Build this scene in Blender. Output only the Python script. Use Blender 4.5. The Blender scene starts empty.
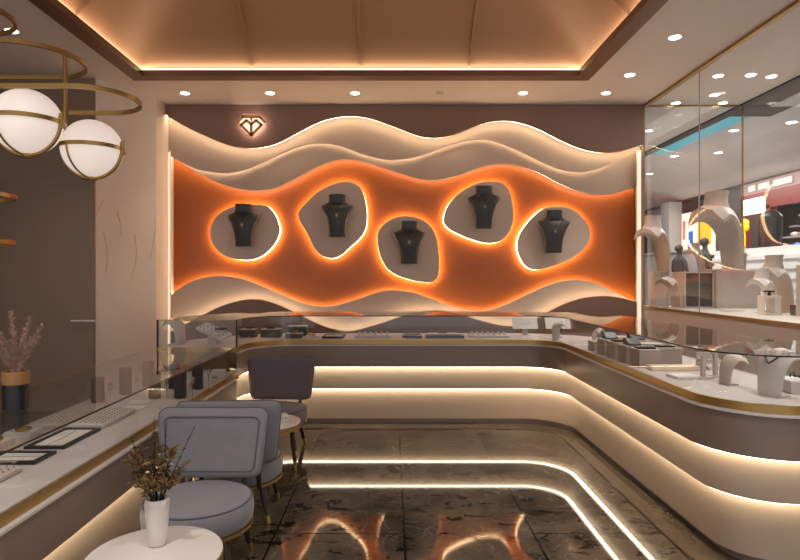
import bpy, bmesh, math, random
from mathutils import Vector, Matrix
random.seed(7)
C = bpy.context.scene.collection
PI = math.pi
F, VX, VY, H = 580.0, 392.0, 277.0, 1.5

def P(x, y, Y):
    """point of the place seen at pixel x, y when it lies at depth Y"""
    return Vector(((x - VX) * Y / F, Y, H - (y - VY) * Y / F))

# ------------------------------------------------------------------ materials
def lin(c):
    return tuple((v / 12.92 if v <= .04045 else ((v + .055) / 1.055) ** 2.4) for v in [q / 255 for q in c])

def mat(name, rgb, rough=.5, metal=0., spec=.5, bump=0., bscale=40., var=0., vscale=3., coat=0., ior=None, sheen=0.):
    m = bpy.data.materials.new(name); m.use_nodes = True
    nt = m.node_tree; b = nt.nodes['Principled BSDF']
    c = lin(rgb)
    b.inputs['Base Color'].default_value = (*c, 1)
    b.inputs['Roughness'].default_value = rough
    b.inputs['Metallic'].default_value = metal
    b.inputs['Specular IOR Level'].default_value = spec
    b.inputs['Coat Weight'].default_value = coat
    if sheen: b.inputs['Sheen Weight'].default_value = sheen
    if ior: b.inputs['IOR'].default_value = ior
    tc = nt.nodes.new('ShaderNodeTexCoord')
    if var:
        n = nt.nodes.new('ShaderNodeTexNoise'); n.inputs['Scale'].default_value = vscale; n.inputs['Detail'].default_value = 5
        nt.links.new(tc.outputs['Object'], n.inputs['Vector'])
        r = nt.nodes.new('ShaderNodeValToRGB')
        r.color_ramp.elements[0].position = .3; r.color_ramp.elements[1].position = .7
        r.color_ramp.elements[0].color = (*[v * (1 - var) for v in c], 1)
        r.color_ramp.elements[1].color = (*[min(1, v * (1 + var)) for v in c], 1)
        nt.links.new(n.outputs['Fac'], r.inputs['Fac']); nt.links.new(r.outputs['Color'], b.inputs['Base Color'])
    if bump:
        n = nt.nodes.new('ShaderNodeTexNoise'); n.inputs['Scale'].default_value = bscale; n.inputs['Detail'].default_value = 3
        nt.links.new(tc.outputs['Object'], n.inputs['Vector'])
        bp = nt.nodes.new('ShaderNodeBump'); bp.inputs['Strength'].default_value = bump; bp.inputs['Distance'].default_value = .01
        nt.links.new(n.outputs['Fac'], bp.inputs['Height']); nt.links.new(bp.outputs['Normal'], b.inputs['Normal'])
    return m

def emit(name, rgb, s):
    m = bpy.data.materials.new(name); m.use_nodes = True
    b = m.node_tree.nodes['Principled BSDF']
    b.inputs['Base Color'].default_value = (*lin(rgb), 1)
    b.inputs['Emission Color'].default_value = (*lin(rgb), 1)
    b.inputs['Emission Strength'].default_value = s
    b.inputs['Roughness'].default_value = .4
    return m

def glass(name, tint=(255, 255, 255), f0=.04, rough=.0):
    m = bpy.data.materials.new(name); m.use_nodes = True
    nt = m.node_tree; nt.nodes.clear()
    out = nt.nodes.new('ShaderNodeOutputMaterial'); mix = nt.nodes.new('ShaderNodeMixShader')
    tr = nt.nodes.new('ShaderNodeBsdfTransparent'); tr.inputs[0].default_value = (*lin(tint), 1)
    gl = nt.nodes.new('ShaderNodeBsdfGlossy'); gl.inputs['Roughness'].default_value = rough
    lw = nt.nodes.new('ShaderNodeLayerWeight'); lw.inputs['Blend'].default_value = .5
    pw = nt.nodes.new('ShaderNodeMath'); pw.operation = 'POWER'; pw.inputs[1].default_value = 5.
    ma = nt.nodes.new('ShaderNodeMath'); ma.operation = 'MULTIPLY_ADD'; ma.inputs[1].default_value = .8 - f0; ma.inputs[2].default_value = f0
    nt.links.new(lw.outputs['Facing'], pw.inputs[0]); nt.links.new(pw.outputs[0], ma.inputs[0])
    nt.links.new(ma.outputs[0], mix.inputs[0]); nt.links.new(tr.outputs[0], mix.inputs[1]); nt.links.new(gl.outputs[0], mix.inputs[2])
    nt.links.new(mix.outputs[0], out.inputs[0])
    return m

def floor_material():
    m = bpy.data.materials.new('polished dark marble'); m.use_nodes = True
    nt = m.node_tree; b = nt.nodes['Principled BSDF']; N = nt.nodes.new; L = nt.links.new
    tc = N('ShaderNodeTexCoord')
    n1 = N('ShaderNodeTexNoise'); n1.inputs['Scale'].default_value = 1.6; n1.inputs['Detail'].default_value = 8; n1.inputs['Roughness'].default_value = .62; n1.inputs['Distortion'].default_value = 1.2
    L(tc.outputs['Object'], n1.inputs['Vector'])
    r1 = N('ShaderNodeValToRGB'); e = r1.color_ramp.elements
    e[0].position = .32; e[0].color = (*lin((54, 47, 40)), 1); e[1].position = .72; e[1].color = (*lin((104, 91, 76)), 1)
    L(n1.outputs['Fac'], r1.inputs['Fac'])
    # black broken patches
    mp = N('ShaderNodeMapping'); mp.inputs['Scale'].default_value = (1., 1.5, 1.); mp.inputs['Rotation'].default_value = (0, 0, .5)
    L(tc.outputs['Object'], mp.inputs['Vector'])
    n2 = N('ShaderNodeTexNoise'); n2.inputs['Scale'].default_value = 5.5; n2.inputs['Detail'].default_value = 7; n2.inputs['Roughness'].default_value = .7; n2.inputs['Distortion'].default_value = .6
    L(mp.outputs[0], n2.inputs['Vector'])
    r2 = N('ShaderNodeValToRGB'); e = r2.color_ramp.elements
    e[0].position = .565; e[0].color = (0, 0, 0, 1); e[1].position = .585; e[1].color = (1, 1, 1, 1)
    L(n2.outputs['Fac'], r2.inputs['Fac'])
    mx = N('ShaderNodeMix'); mx.data_type = 'RGBA'
    L(r2.outputs['Color'], mx.inputs[0]); L(r1.outputs['Color'], mx.inputs[6]); mx.inputs[7].default_value = (*lin((20, 17, 15)), 1)
    # pale hairline veins
    n3 = N('ShaderNodeTexNoise'); n3.inputs['Scale'].default_value = 2.3; n3.inputs['Detail'].default_value = 6; n3.inputs['Distortion'].default_value = 2.
    L(tc.outputs['Object'], n3.inputs['Vector'])
    s = N('ShaderNodeMath'); s.operation = 'SUBTRACT'; s.inputs[1].default_value = .5; L(n3.outputs['Fac'], s.inputs[0])
    a = N('ShaderNodeMath'); a.operation = 'ABSOLUTE'; L(s.outputs[0], a.inputs[0])
    r3 = N('ShaderNodeValToRGB'); e = r3.color_ramp.elements
    e[0].position = 0.; e[0].color = (.3, .3, .3, 1); e[1].position = .006; e[1].color = (0, 0, 0, 1)
    L(a.outputs[0], r3.inputs['Fac'])
    mx2 = N('ShaderNodeMix'); mx2.data_type = 'RGBA'
    L(r3.outputs['Color'], mx2.inputs[0]); L(mx.outputs[2], mx2.inputs[6]); mx2.inputs[7].default_value = (*lin((170, 155, 135)), 1)
    # tile joints
    mp2 = N('ShaderNodeMapping'); mp2.inputs['Rotation'].default_value = (0, 0, PI / 2); mp2.inputs['Location'].default_value = (3.39, -.0715, 0)
    L(tc.outputs['Object'], mp2.inputs['Vector'])
    br = N('ShaderNodeTexBrick'); br.offset = .5; br.inputs['Scale'].default_value = 1.; br.inputs['Mortar Size'].default_value = .006
    br.inputs['Brick Width'].default_value = 1.5; br.inputs['Row Height'].default_value = .755; br.inputs['Mortar Smooth'].default_value = 0
    L(mp2.outputs[0], br.inputs['Vector'])
    mx3 = N('ShaderNodeMix'); mx3.data_type = 'RGBA'
    L(br.outputs['Fac'], mx3.inputs[0]); L(mx2.outputs[2], mx3.inputs[6]); mx3.inputs[7].default_value = (*lin((22, 19, 17)), 1)
    L(mx3.outputs[2], b.inputs['Base Color'])
    b.inputs['Roughness'].default_value = .05; b.inputs['IOR'].default_value = 1.46
    return m

M = dict(
    floor=floor_material(),
    ceil=mat('warm white ceiling paint', (228, 218, 210), .6, bump=.02),
    wall=mat('pale greige wall plaster', (222, 206, 194), .55, var=.04, vscale=1.5),
    darkwall=mat('dark umber wall laminate', (140, 116, 96), .35, var=.03),
    umber=mat('brown wave panel lacquer', (136, 104, 88), .5),
    greige=mat('greige wave panel lacquer', (188, 166, 150), .5),
    orange=mat('burnt orange wall lacquer', (166, 86, 26), .42, var=.04, vscale=1.2),
    disc=mat('taupe disc lacquer', (204, 180, 164), .55),
    copper=mat('copper brown vault paint', (172, 130, 98), .4, var=.05, vscale=.8, metal=.1),
    frame=mat('brown coffer frame', (120, 84, 62), .4),
    brass=mat('brushed brass', (176, 142, 84), .32, .75, bump=.02, bscale=120),
    oldbrass=mat('aged brass', (160, 126, 72), .3, .85),
    bronze=mat('bronze mirror panel', (126, 98, 60), .18, .8),
    counter=mat('taupe satin counter front', (138, 118, 104), .32, var=.03),
    counterlow=mat('beige satin counter front', (176, 156, 136), .4),
    signgold=mat('satin gold sign paint', (214, 162, 84), .4, .35),
    lip=mat('white counter lip', (216, 206, 198), .4),
    deck=mat('pale grey velvet deck', (196, 185, 181), .7, var=.03, vscale=8),
    white=mat('white lacquer', (226, 218, 212), .35),
    stand=mat('ivory leatherette', (198, 184, 176), .5, bump=.03, bscale=200),
    taupe=mat('taupe leatherette', (182, 166, 156), .55),
    darkbox=mat('dark olive leatherette', (74, 68, 60), .5),
    black=mat('black lacquer', (16, 15, 16), .35),
    bustblack=mat('black bust leatherette', (58, 56, 53), .4, bump=.04, bscale=180),
    darkwood=mat('dark walnut', (46, 28, 24), .4, var=.2, vscale=12),
    grey=mat('blue grey velvet', (130, 126, 131), .85, bump=.05, bscale=160, var=.05, vscale=9, sheen=.3),
    mauve=mat('shaded mauve velvet', (112, 100, 104), .85, bump=.05, bscale=160, sheen=.2),  # far chair turned from the light; its shade darkens this colour
    piping=mat('dark grey piping', (96, 94, 101), .8),
    marble=mat('white marble top', (226, 219, 213), .25, var=.035, vscale=6),
    ceramic=mat('white glazed ceramic', (222, 212, 206), .3),
    silver=mat('polished silver', (210, 210, 215), .15, 1.),
    gold=mat('polished gold', (214, 168, 88), .18, 1.),
    twig=mat('dark brown twig', (40, 30, 24), .7),
    leaf=mat('dried bronze leaf', (108, 82, 42), .6, var=.3, vscale=20),
    bloom=mat('small cream dried bloom', (226, 212, 178), .7),
    pampas=mat('dusty pink pampas plume', (172, 140, 124), .9, var=.15, vscale=30),
    cane=mat('woven cane band', (156, 112, 66), .6, bump=.2, bscale=150),
    clear=glass('clear glass', (252, 253, 252), .025),
    topglass=glass('clear counter top glass', (252, 253, 252), .035),
    shopglass=glass('shop window glass', (252, 253, 252), .02),
    edge=mat('black glass edge', (14, 13, 13), .3),
    led=emit('warm white light strip', (255, 238, 208), 9.),
    ledsoft=emit('soft wave light strip', (255, 230, 190), 8.),
    ledwave=emit('warm white wave light strip', (255, 230, 190), 11.),
    leddisc=emit('warm white halo light strip', (255, 218, 164), 12.),
    ledcove=emit('warm white cove light strip', (255, 236, 204), 5.),
    globe=emit('opal glass globe', (232, 216, 204), .42),
    lampdisc=emit('downlight lens', (255, 244, 230), 5.),
    deadlamp=mat('unlit downlight lens', (190, 184, 176), .3),
    logoglow=emit('backlit acrylic', (255, 232, 212), .75),
    mallwhite=mat('mall white paint', (214, 210, 208), .5),
    mallgrey=mat('mall grey paint', (160, 156, 156), .5),
    mallred=mat('red shopfront lacquer', (116, 10, 6), .35),
    malldark=mat('dark bulkhead paint', (48, 42, 38), .5),
    magenta=mat('magenta sign panel', (206, 36, 116), .4),
    yellow=mat('yellow vinyl', (240, 206, 20), .4),
    teal=emit('teal light panel', (64, 150, 168), .55),
    lightbox=emit('amber poster lightbox', (240, 150, 30), .55),
    lightboxpale=emit('pale poster lightbox', (244, 222, 190), .55),
    blue=mat('blue print', (40, 110, 196), .5),
    screen=emit('bluish screen', (110, 170, 235), 1.),
    signwhite=emit('white lit sign panel', (240, 240, 240), .8),
    pink=mat('pink goods', (206, 132, 140), .6),
    redgoods=mat('red goods', (170, 40, 40), .6),
    skin=mat('skin', (176, 128, 104), .6),
    darkcloth=mat('dark jacket cloth', (40, 38, 42), .8),
    hair=mat('dark hair', (26, 20, 18), .6),
    cloth=mat('white folded linen', (224, 218, 212), .8, bump=.1, bscale=60),
    print=mat('grey print', (120, 116, 112), .6),
)

# ------------------------------------------------------------------ mesh helpers
def nb(): return bmesh.new()

def box(bm, x0, x1, y0, y1, z0, z1):
    v = [bm.verts.new((x, y, z)) for z in (z0, z1) for y in (y0, y1) for x in (x0, x1)]
    for f in ((0, 2, 3, 1), (4, 5, 7, 6), (0, 1, 5, 4), (2, 6, 7, 3), (0, 4, 6, 2), (1, 3, 7, 5)):
        bm.faces.new([v[i] for i in f])
    return v

def cbox(bm, c, s): 
    return box(bm, c[0]-s[0]/2, c[0]+s[0]/2, c[1]-s[1]/2, c[1]+s[1]/2, c[2]-s[2]/2, c[2]+s[2]/2)

def loft(bm, rings, closed=True, caps=True):
    R = [[bm.verts.new(p) for p in r] for r in rings]
    n = len(R[0])
    for a, b in zip(R[:-1], R[1:]):
        for i in range(n if closed else n - 1):
            j = (i + 1) % n
            bm.faces.new((a[i], a[j], b[j], b[i]))
    if caps and closed:
        bm.faces.new(list(reversed(R[0]))); bm.faces.new(R[-1])
    return R

def lathe(bm, prof, c=(0, 0, 0), n=32, caps=True):
    rings = [[(c[0] + r * math.cos(2*PI*i/n), c[1] + r * math.sin(2*PI*i/n), c[2] + z) for i in range(n)] for r, z in prof]
    loft(bm, rings, True, caps)

def tube(bm, pts, r, n=8, closed=False, r1=None):
    pts = [Vector(p) for p in pts]; m = len(pts)
    rings = []; prev = None
    for i, p in enumerate(pts):
        if closed: t = pts[(i+1) % m] - pts[i-1]
        else: t = pts[min(i+1, m-1)] - pts[max(i-1, 0)]
        t.normalize()
        if prev is None:
            u = t.cross(Vector((0, 0, 1)))
            if u.length < .1: u = t.cross(Vector((1, 0, 0)))
        else: u = prev - t * prev.dot(t)
        u.normalize(); prev = u; w = t.cross(u)
        rr = r if r1 is None else r + (r1 - r) * i / max(1, m - 1)
        rings.append([p + (u * math.cos(2*PI*k/n) + w * math.sin(2*PI*k/n)) * rr for k in range(n)])
    if closed:
        R = [[bm.verts.new(p) for p in g] for g in rings]
        best = min(range(n), key=lambda s: (R[0][s].co - R[-1][0].co).length)
        for i in range(m):
            a, b = R[i], R[(i+1) % m]; o = best if i == m-1 else 0
            for k in range(n): bm.faces.new((a[k], a[(k+1) % n], b[(k+1+o) % n], b[(k+o) % n]))
    else: loft(bm, rings)

def sphere(bm, c, r, u=16, v=10, s=(1, 1, 1)):
    bmesh.ops.create_uvsphere(bm, u_segments=u, v_segments=v, radius=1, matrix=Matrix.Translation(Vector(c)) @ Matrix.Diagonal((r*s[0], r*s[1], r*s[2], 1)))

def extrude_poly(bm, pts2, y0, y1):
    """closed outline of (x, z) at depth y0 (front) to y1 (back); pts may be 3d giving their own x, z"""
    a = [bm.verts.new((p[0], y0, p[1])) for p in pts2]; b = [bm.verts.new((p[0], y1, p[1])) for p in pts2]
    n = len(a)
    for i in range(n): bm.faces.new((a[i], a[(i+1) % n], b[(i+1) % n], b[i]))
    bm.faces.new(a); bm.faces.new(list(reversed(b)))

def prism_z(bm, pts2, z0, z1):
    a = [bm.verts.new((p[0], p[1], z0)) for p in pts2]; b = [bm.verts.new((p[0], p[1], z1)) for p in pts2]
    n = len(a)
    for i in range(n): bm.faces.new((a[i], a[(i+1) % n], b[(i+1) % n], b[i]))
    bm.faces.new(list(reversed(a))); bm.faces.new(b)

def obj(name, bm, m, parent=None, smooth=None, bevel=0., world=False, label=None):
    """links bm as ONE mesh object; world=True: bm is in world coordinates and is moved into the parent's frame"""
    bmesh.ops.recalc_face_normals(bm, faces=bm.faces[:])
    if world and parent is not None:
        bmesh.ops.translate(bm, verts=bm.verts[:], vec=-Vector(parent.location))
    me = bpy.data.meshes.new(name); bm.to_mesh(me); bm.free()
    o = bpy.data.objects.new(name, me); C.objects.link(o)
    me.materials.append(M[m] if isinstance(m, str) else m)
    if parent is not None: o.parent = parent
    if bevel:
        b = o.modifiers.new('bevel', 'BEVEL'); b.width = bevel; b.segments = 2; b.limit_method = 'ANGLE'; b.angle_limit = .6
    if smooth is not None:
        for p in me.polygons: p.use_smooth = True
        if hasattr(me, 'set_sharp_from_angle'): me.set_sharp_from_angle(angle=smooth)
    if label: o['label'] = label
    return o

def tag(o, label, cat, group=None):
    o['label'] = label; o['category'] = cat
    if group: o['group'] = group
    return o

def thing(name, label, cat, loc=(0, 0, 0), rz=0., group=None):
    o = bpy.data.objects.new(name, None); C.objects.link(o); o.empty_display_size = .1
    o.location = loc; o.rotation_euler = (0, 0, rz)
    return tag(o, label, cat, group)

def struct(name, bm, m, parent=None, **k):
    o = obj(name, bm, m, parent, **k)
    if parent is None: o['kind'] = 'structure'
    return o

def solo(name, bm, m, label, cat, loc=(0, 0, 0), rz=0., group=None, **k):
    """a thing of a single mesh, built in its own local frame"""
    o = obj(name, bm, m, **k); o.location = loc; o.rotation_euler = (0, 0, rz)
    return tag(o, label, cat, group)

def catmull(pts, n, closed=False):
    pts = [Vector(p) for p in pts]; m = len(pts); out = []
    segs = m if closed else m - 1
    for i in range(segs):
        if closed: p0, p1, p2, p3 = pts[i-1], pts[i], pts[(i+1) % m], pts[(i+2) % m]
        else: p0, p1, p2, p3 = pts[max(i-1, 0)], pts[i], pts[i+1], pts[min(i+2, m-1)]
        for k in range(n):
            t = k / n
            out.append(.5 * ((2*p1) + (p2-p0)*t + (2*p0-5*p1+4*p2-p3)*t*t + (-p0+3*p1-3*p2+p3)*t**3))
    if not closed: out.append(pts[-1])
    return out

# ------------------------------------------------------------------ the room
D = 7.5; CZ = 3.72; GX = 3.27; OX = 4.53
b = nb(); box(b, -7, 4.6, -1.5, 7.9, -.1, 0); struct('floor', b, 'floor')

# ceiling slab with the coffer hole
KX0, KX1, KY0, KY1 = -2.88, 2.19, 1.6, 6.47
b = nb()
box(b, -7, KX0, -1.5, 7.9, CZ, CZ+.08); box(b, KX1, OX, -1.5, 7.9, CZ, CZ+.08)
box(b, KX0, KX1, KY1, 7.9, CZ, CZ+.08); box(b, KX0, KX1, -1.5, KY0, CZ, CZ+.08)
struct('ceiling', b, 'ceil')
# brown frame round the coffer, its light strip, vault and ribs
w = .16
b = nb()
for a in ((KX0, KX0+w, KY0, KY1), (KX1-w, KX1, KY0, KY1), (KX0+w, KX1-w, KY1-w, KY1), (KX0+w, KX1-w, KY0, KY0+w)):
    box(b, *a, CZ-.03, CZ+.035)
coffer = thing('ceiling_coffer', 'large copper brown vaulted ceiling recess with ribs and glowing edge', 'ceiling recess', (-.345, 4.03, CZ))
obj('coffer_frame', b, 'frame', coffer, world=True)
b = nb(); q = .045
X0, X1, Y0, Y1 = KX0+w-.07, KX1-w+.07, KY0+w-.07, KY1-w+.07
for a in ((X0, X0+q, Y0, Y1), (X1-q, X1, Y0, Y1), (X0+q, X1-q, Y1-q, Y1), (X0+q, X1-q, Y0, Y0+q)):
    box(b, *a, CZ+.036, CZ+.052)
obj('light_strip', b, 'ledcove', coffer, world=True)
VX0, VX1, VY0, VY1 = X0-.06, X1+.06, Y0-.06, Y1+.06
def vault(x, y):
    a = min(x-VX0, VX1-x); c = min(y-VY0, VY1-y)
    k = .28; hh = max(0, min(1, .5+.5*(c-a)/k)); d = max(0., c*(1-hh)+a*hh - k*hh*(1-hh))
    return CZ + .03 + .82*(1-math.exp(-d*1.55))
nx, ny = 72, 72
def warp(t): return t
b = nb(); G = []
for j in range(ny+1):
    row = []
    for i in range(nx+1):
        x = VX0+(VX1-VX0)*i/nx; y = VY0+(VY1-VY0)*j/ny
        row.append(b.verts.new((x, y, vault(x, y))))
    G.append(row)
for j in range(ny):
    for i in range(nx): b.faces.new((G[j][i], G[j][i+1], G[j+1][i+1], G[j+1][i]))
o = obj('vault', b, 'copper', coffer, world=True, smooth=.9)
s = o.modifiers.new('solid', 'SOLIDIFY'); s.thickness = .02; s.offset = 1
def rib(fn, n=60):
    b = nb(); rings = []
    for i in range(n+1):
        p, side = fn(i/n); z = vault(p[0], p[1]); e = Vector(side)*.018
        pv = Vector((p[0], p[1], z))
        rings.append([pv-e+Vector((0,0,.02)), pv+e+Vector((0,0,.02)), pv+e-Vector((0,0,.04)), pv-e-Vector((0,0,.04))])
    loft(b, rings); obj('rib', b, 'copper', coffer, world=True, smooth=.6)
for x in (-1.545, -.342, .857): rib(lambda t, x=x: ((x, VY0+.07+(VY1-VY0-.14)*t), (1, 0, 0)))
for y in (5.12, 3.9): rib(lambda t, y=y: ((VX0+.07+(VX1-VX0-.14)*t, y), (0, 1, 0)))

# back wall behind everything
b = nb(); box(b, -2.925, GX, 7.80, 7.9, 0, CZ); struct('wall_back', b, 'umber')
# slanted wall on the left, its return and the dark wall with a flush door
LW = [(-3.32, 6.5), (-2.917, 7.17), (-2.927, 7.9), (-3.6, 7.9), (-3.6, 6.5)]
b = nb(); prism_z(b, LW, 0, CZ); wl = struct('wall_left', b, 'wall')
dirv = Vector((.403, .67, 0)).normalized(); nrm = Vector((dirv.y, -dirv.x, 0))
def onslant(px, py):
    # meet the pixel ray with the slanted wall
    r = Vector(((px-VX)/F, 1, -(py-VY)/F)); p0 = Vector((-3.32, 6.5, 1.5))
    t = (p0 - Vector((0, 0, 1.5))).dot(nrm) / r.dot(nrm)
    return Vector((0, 0, 1.5)) + r*t + nrm*.002
for arc in ([(104, 200), (100, 207), (97, 215)], [(117, 212), (120, 222), (121.5, 235)], [(103, 231), (107, 247), (107.5, 260), (106, 272)],
            [(134.5, 234), (136.5, 250), (135, 265), (131, 277)], [(156, 220), (154, 240), (150, 258)]):
    b = nb(); tube(b, catmull([onslant(*p) for p in arc], 6), .0035, 6); obj('brass_inlay', b, mat('pale gold paint', (232, 200, 150), .5), wl)
b = nb(); box(b, -7, -3.601, 6.5, 6.7, 2.56, CZ); box(b, -3.6, -3.33, 6.5, 6.499, 0, 0) if False else None
struct('wall_far_left', b, 'darkwall')
b = nb(); box(b, -4.39, -3.321, 6.47, 6.5, 0, 2.55)
dr = struct('door_1', b, 'darkwall')
b = nb(); tube(b, [P(71, 321, 6.43), P(95, 321, 6.43)], .012); obj('handle', b, 'lip', dr)
b = nb(); box(b, -4.39, -3.321, 6.47, 6.5, 2.553, CZ); struct('wall_over_door', b, 'darkwall')
b = nb(); box(b, -7, -4.4, 6.4, 6.7, 0, 2.56); struct('wall_beside_door', b, 'malldark')
b = nb(); box(b, -7.1, -7, -1.5, 6.7, 0, CZ); struct('wall_side_left', b, 'wall')
# right hand dwarf wall under the shop window
b = nb(); box(b, GX, OX+.05, -1.5, 7.66, 0, 1.1); struct('wall_right', b, mat('greige dwarf wall paint', (186, 170, 160), .5))
b = nb(); box(b, GX+.012, OX, -1.5, 7.62, 1.1, 1.125); struct('trim_1', b, 'white')
b = nb(); box(b, GX-.006, GX+.012, -1.5, 7.66, 1.098, 1.127); struct('trim_2', b, 'brass')
b = nb(); box(b, GX-.03, GX+.02, -1.5, 7.66, CZ-.03, CZ-.001); struct('trim_3', b, 'brass')
b = nb(); box(b, GX-.02, GX, 7.5, 7.799, 1.13, CZ-.03); struct('trim_4', b, 'darkwall')

# ------------------------------------------------------------------ the wave wall
W1 = [(160,111),(165.6,114.4),(181,124),(203,134.7),(228,144.7),(251.6,148),(275,144),(297,133),(319,122),(337.5,117),(353,116),(372,119),(400,129),(419,136),(437.5,137.8),(456,133.8),(478,125),(497,121),(515.6,121.6),(537.5,128.4),(562.5,141),(584,149.4),(603,152.5),(622,150.6),(644,144),(650,142)]
W2 = [(160,150),(165.6,153),(181,162),(195,168.5),(203,170.6),(222,173),(240.6,170.6),(259,163.8),(281,153.4),(303,145),(322,143),(340.6,146),(365.6,155),(387.5,159.7),(400,159),(419,156),(447,145.6),(469,140),(487.5,139.4),(506,145),(525,153.4),(547,164),(565.6,170.6),(584,171.9),(603,166.9),(622,157.5),(644,146.5),(650,144)]
W3 = [(160,148),(169,154),(184,164),(206,177),(228,186),(251.6,190.6),(272,188.8),(294,179.4),(315.6,167.5),(334,160.6),(350,159.4),(369,162.8),(400,173),(419,178.4),(434,180),(453,176.9),(478,168.4),(497,164),(515.6,165),(537.5,172),(559,183),(578,191),(597,194.7),(615.6,193),(639,186),(650,182)]
W4 = [(160,303),(170,296),(178.75,288.75),(191,281.6),(207,277),(222.5,276),(238,278),(253.75,283),(269,289.4),(291,298.75),(307,304.4),(322.5,306.6),(338,305),(357,299.4),(375.6,293),(391,290.3),(412.5,292.5),(431,298.75),(453,306.6),(472,310.6),(490.6,309.7),(509,303.4),(531,293),(550,284.7),(568.75,280.3),(587.5,281),(606,287.8),(625,297),(642,304),(650,307)]
W5 = [(160,337),(178,328),(193,320),(207,312.8),(222.5,305.6),(238,301),(252,299.4),(266,301),(285,308),(304,317.5),(322.5,326),(341,331),(354,331),(379,324),(400,317),(419,312),(437.5,310.6),(456,313.4),(475,319),(494,324),(509,326.5),(525,324.4),(537.5,319),(556,308),(575,300.3),(594,296.6),(612.5,296.6),(631,300.3),(642,304),(650,307)]
XL, XR = -2.923, 3.245
def wave(px, Y):
    pts = catmull([P(x, y, Y) for x, y in px], 5)
    return [p for p in pts if XL < p.x < XR]
def wave_panel(name, px, Y, back, zend, m, label, led=None, up=True, xl=XL, xr=XR, lm='ledwave'):
    """panel between its wavy edge and the level zend; led = depth range of the strip behind the edge"""
    e = [p for p in wave(px, Y) if xl < p.x < xr]
    e = [Vector((xl, Y, e[0].z))] + e + [Vector((xr, Y, e[-1].z))]
    root = thing(name, label, 'wall panel', (.145, Y, zend))
    bm = nb()
    rings = []
    for p in e:
        rings.append([(p.x, Y, p.z), (p.x, Y, zend), (p.x, back, zend), (p.x, back, p.z)])
    loft(bm, rings)
    obj('panel', bm, m, root, world=True)
    if led:
        bm = nb(); rings = []; s = 1 if up else -1
        for i, p in enumerate(e):
            t = e[min(i+1, len(e)-1)] - e[max(i-1, 0)]; n = Vector((-t.z, 0, t.x)).normalized()*s
            if n.z*s < 0: n = -n
            a = p + n*.006; c = p + n*.012
            rings.append([(a.x, led[0], a.z), (c.x, led[0], c.z), (c.x, led[1], c.z), (a.x, led[1], a.z)])
        loft(bm, rings); obj('light_strip', bm, lm, root, world=True)
    return root
YA, YB, YC, YO = 7.46, 7.58, 7.65, 7.76
wave_panel('wave_panel', W1, YA, YA+.03, CZ-.002, 'umber', 'dark brown wavy panel with glowing lower edge, under the ceiling', (YA+.033, YA+.06), xr=3.24)
wave_panel('wave_panel', W2, YB, YB+.03, CZ-.01, 'greige', 'greige wavy panel just below the dark brown top panel', (YB+.031, YB+.038), lm='ledsoft')
wave_panel('wave_panel', W3, YC, YC+.03, CZ-.02, 'greige', 'lower greige wavy panel glowing onto the orange wall', (YC+.033, YC+.055), xl=XL+.004, xr=XR-.004)
wave_panel('wave_panel', W4, YC+.03, YC+.06, .05, 'greige', 'greige wavy panel rising in front of the orange wall', (YC+.063, YC+.085), up=False, xl=XL+.004, xr=XR-.004)
wave_panel('wave_panel', W5, YB-.02, YB+.01, .02, 'umber', 'dark brown humped panel with glowing upper edge behind the counter', (YB+.013, YB+.035), up=False, xr=3.24)
b = nb(); box(b, XL+.004, XR-.004, YO, YO+.03, .0, CZ-.3)
solo('orange_panel', b, 'orange', 'glossy burnt orange wall panel behind the glowing discs', 'wall panel')
# vertical light strips at both ends of the wave wall
for x0, x1, yy, lb in ((XL+.002, XL+.042, 7.545, 'tall glowing strip at the left end of the orange wall'), (XR-.06, XR+.0, 7.545, 'tall glowing strip at the right end of the orange wall')):
    t = thing('wall_light', lb, 'wall light', ((x0+x1)/2, yy, 1.2))
    b = nb(); box(b, x0, x1, yy, yy+.02, .6, 3.15); obj('channel', b, 'white', t, world=True)
    b = nb(); box(b, x0+.008, x1-.008, yy-.006, yy-.0005, .62, 3.12); obj('light_strip', b, emit('soft wall light', (255, 226, 198), .55), t, world=True)

# glowing discs with busts
def zpts(ox, oy, l): return [(ox + x/5.6, oy + y/5.6) for x, y in l]
DISCS = [
 ([(259,204.8),(268,206.6),(275,214.6),(279,225.4),(279.5,232.5),(275,243),(266,253),(255,259),(243,260),(228.6,257.5),(217,250),(210.7,238.7),(210.7,227),(216,217),(225,210),(234,206.6),(246,204.8)], 'rounded glowing taupe disc, leftmost of the five on the orange wall'),
 (zpts(280,170,[(335,68),(390,66),(430,82),(460,115),(478,170),(488,240),(485,310),(465,360),(430,400),(390,435),(345,475),(305,493),(260,490),(215,465),(185,425),(165,380),(145,340),(118,300),(102,260),(108,230),(140,190),(190,140),(240,105),(290,82)]), 'large pointed glowing taupe disc, second from left on the orange wall'),
 (zpts(360,200,[(210,95),(260,90),(320,100),(370,125),(405,160),(425,205),(438,270),(443,340),(440,410),(425,445),(395,461),(350,460),(300,452),(240,435),(180,408),(145,375),(120,330),(105,285),(98,220),(103,180),(125,145),(165,113)]), 'lowest glowing taupe disc, in the middle of the orange wall'),
 (zpts(430,165,[(290,97),(350,92),(400,100),(435,130),(455,180),(465,240),(468,300),(455,350),(430,395),(395,425),(345,438),(290,433),(230,415),(170,392),(110,360),(82,330),(76,300),(85,260),(105,220),(145,175),(190,140),(240,113)]), 'highest glowing taupe disc, second from right on the orange wall'),
 (zpts(500,190,[(270,97),(330,93),(385,100),(430,125),(470,165),(497,205),(505,250),(495,295),(460,340),(410,378),(350,408),(285,430),(225,445),(175,443),(140,420),(112,375),(98,330),(100,285),(115,240),(145,195),(185,150),(230,112)]), 'slanting oval glowing taupe disc, rightmost on the orange wall')]
YD = 7.67
SITES = ['leftmost disc', 'pointed second disc', 'low middle disc', 'high fourth disc', 'rightmost disc']
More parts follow.
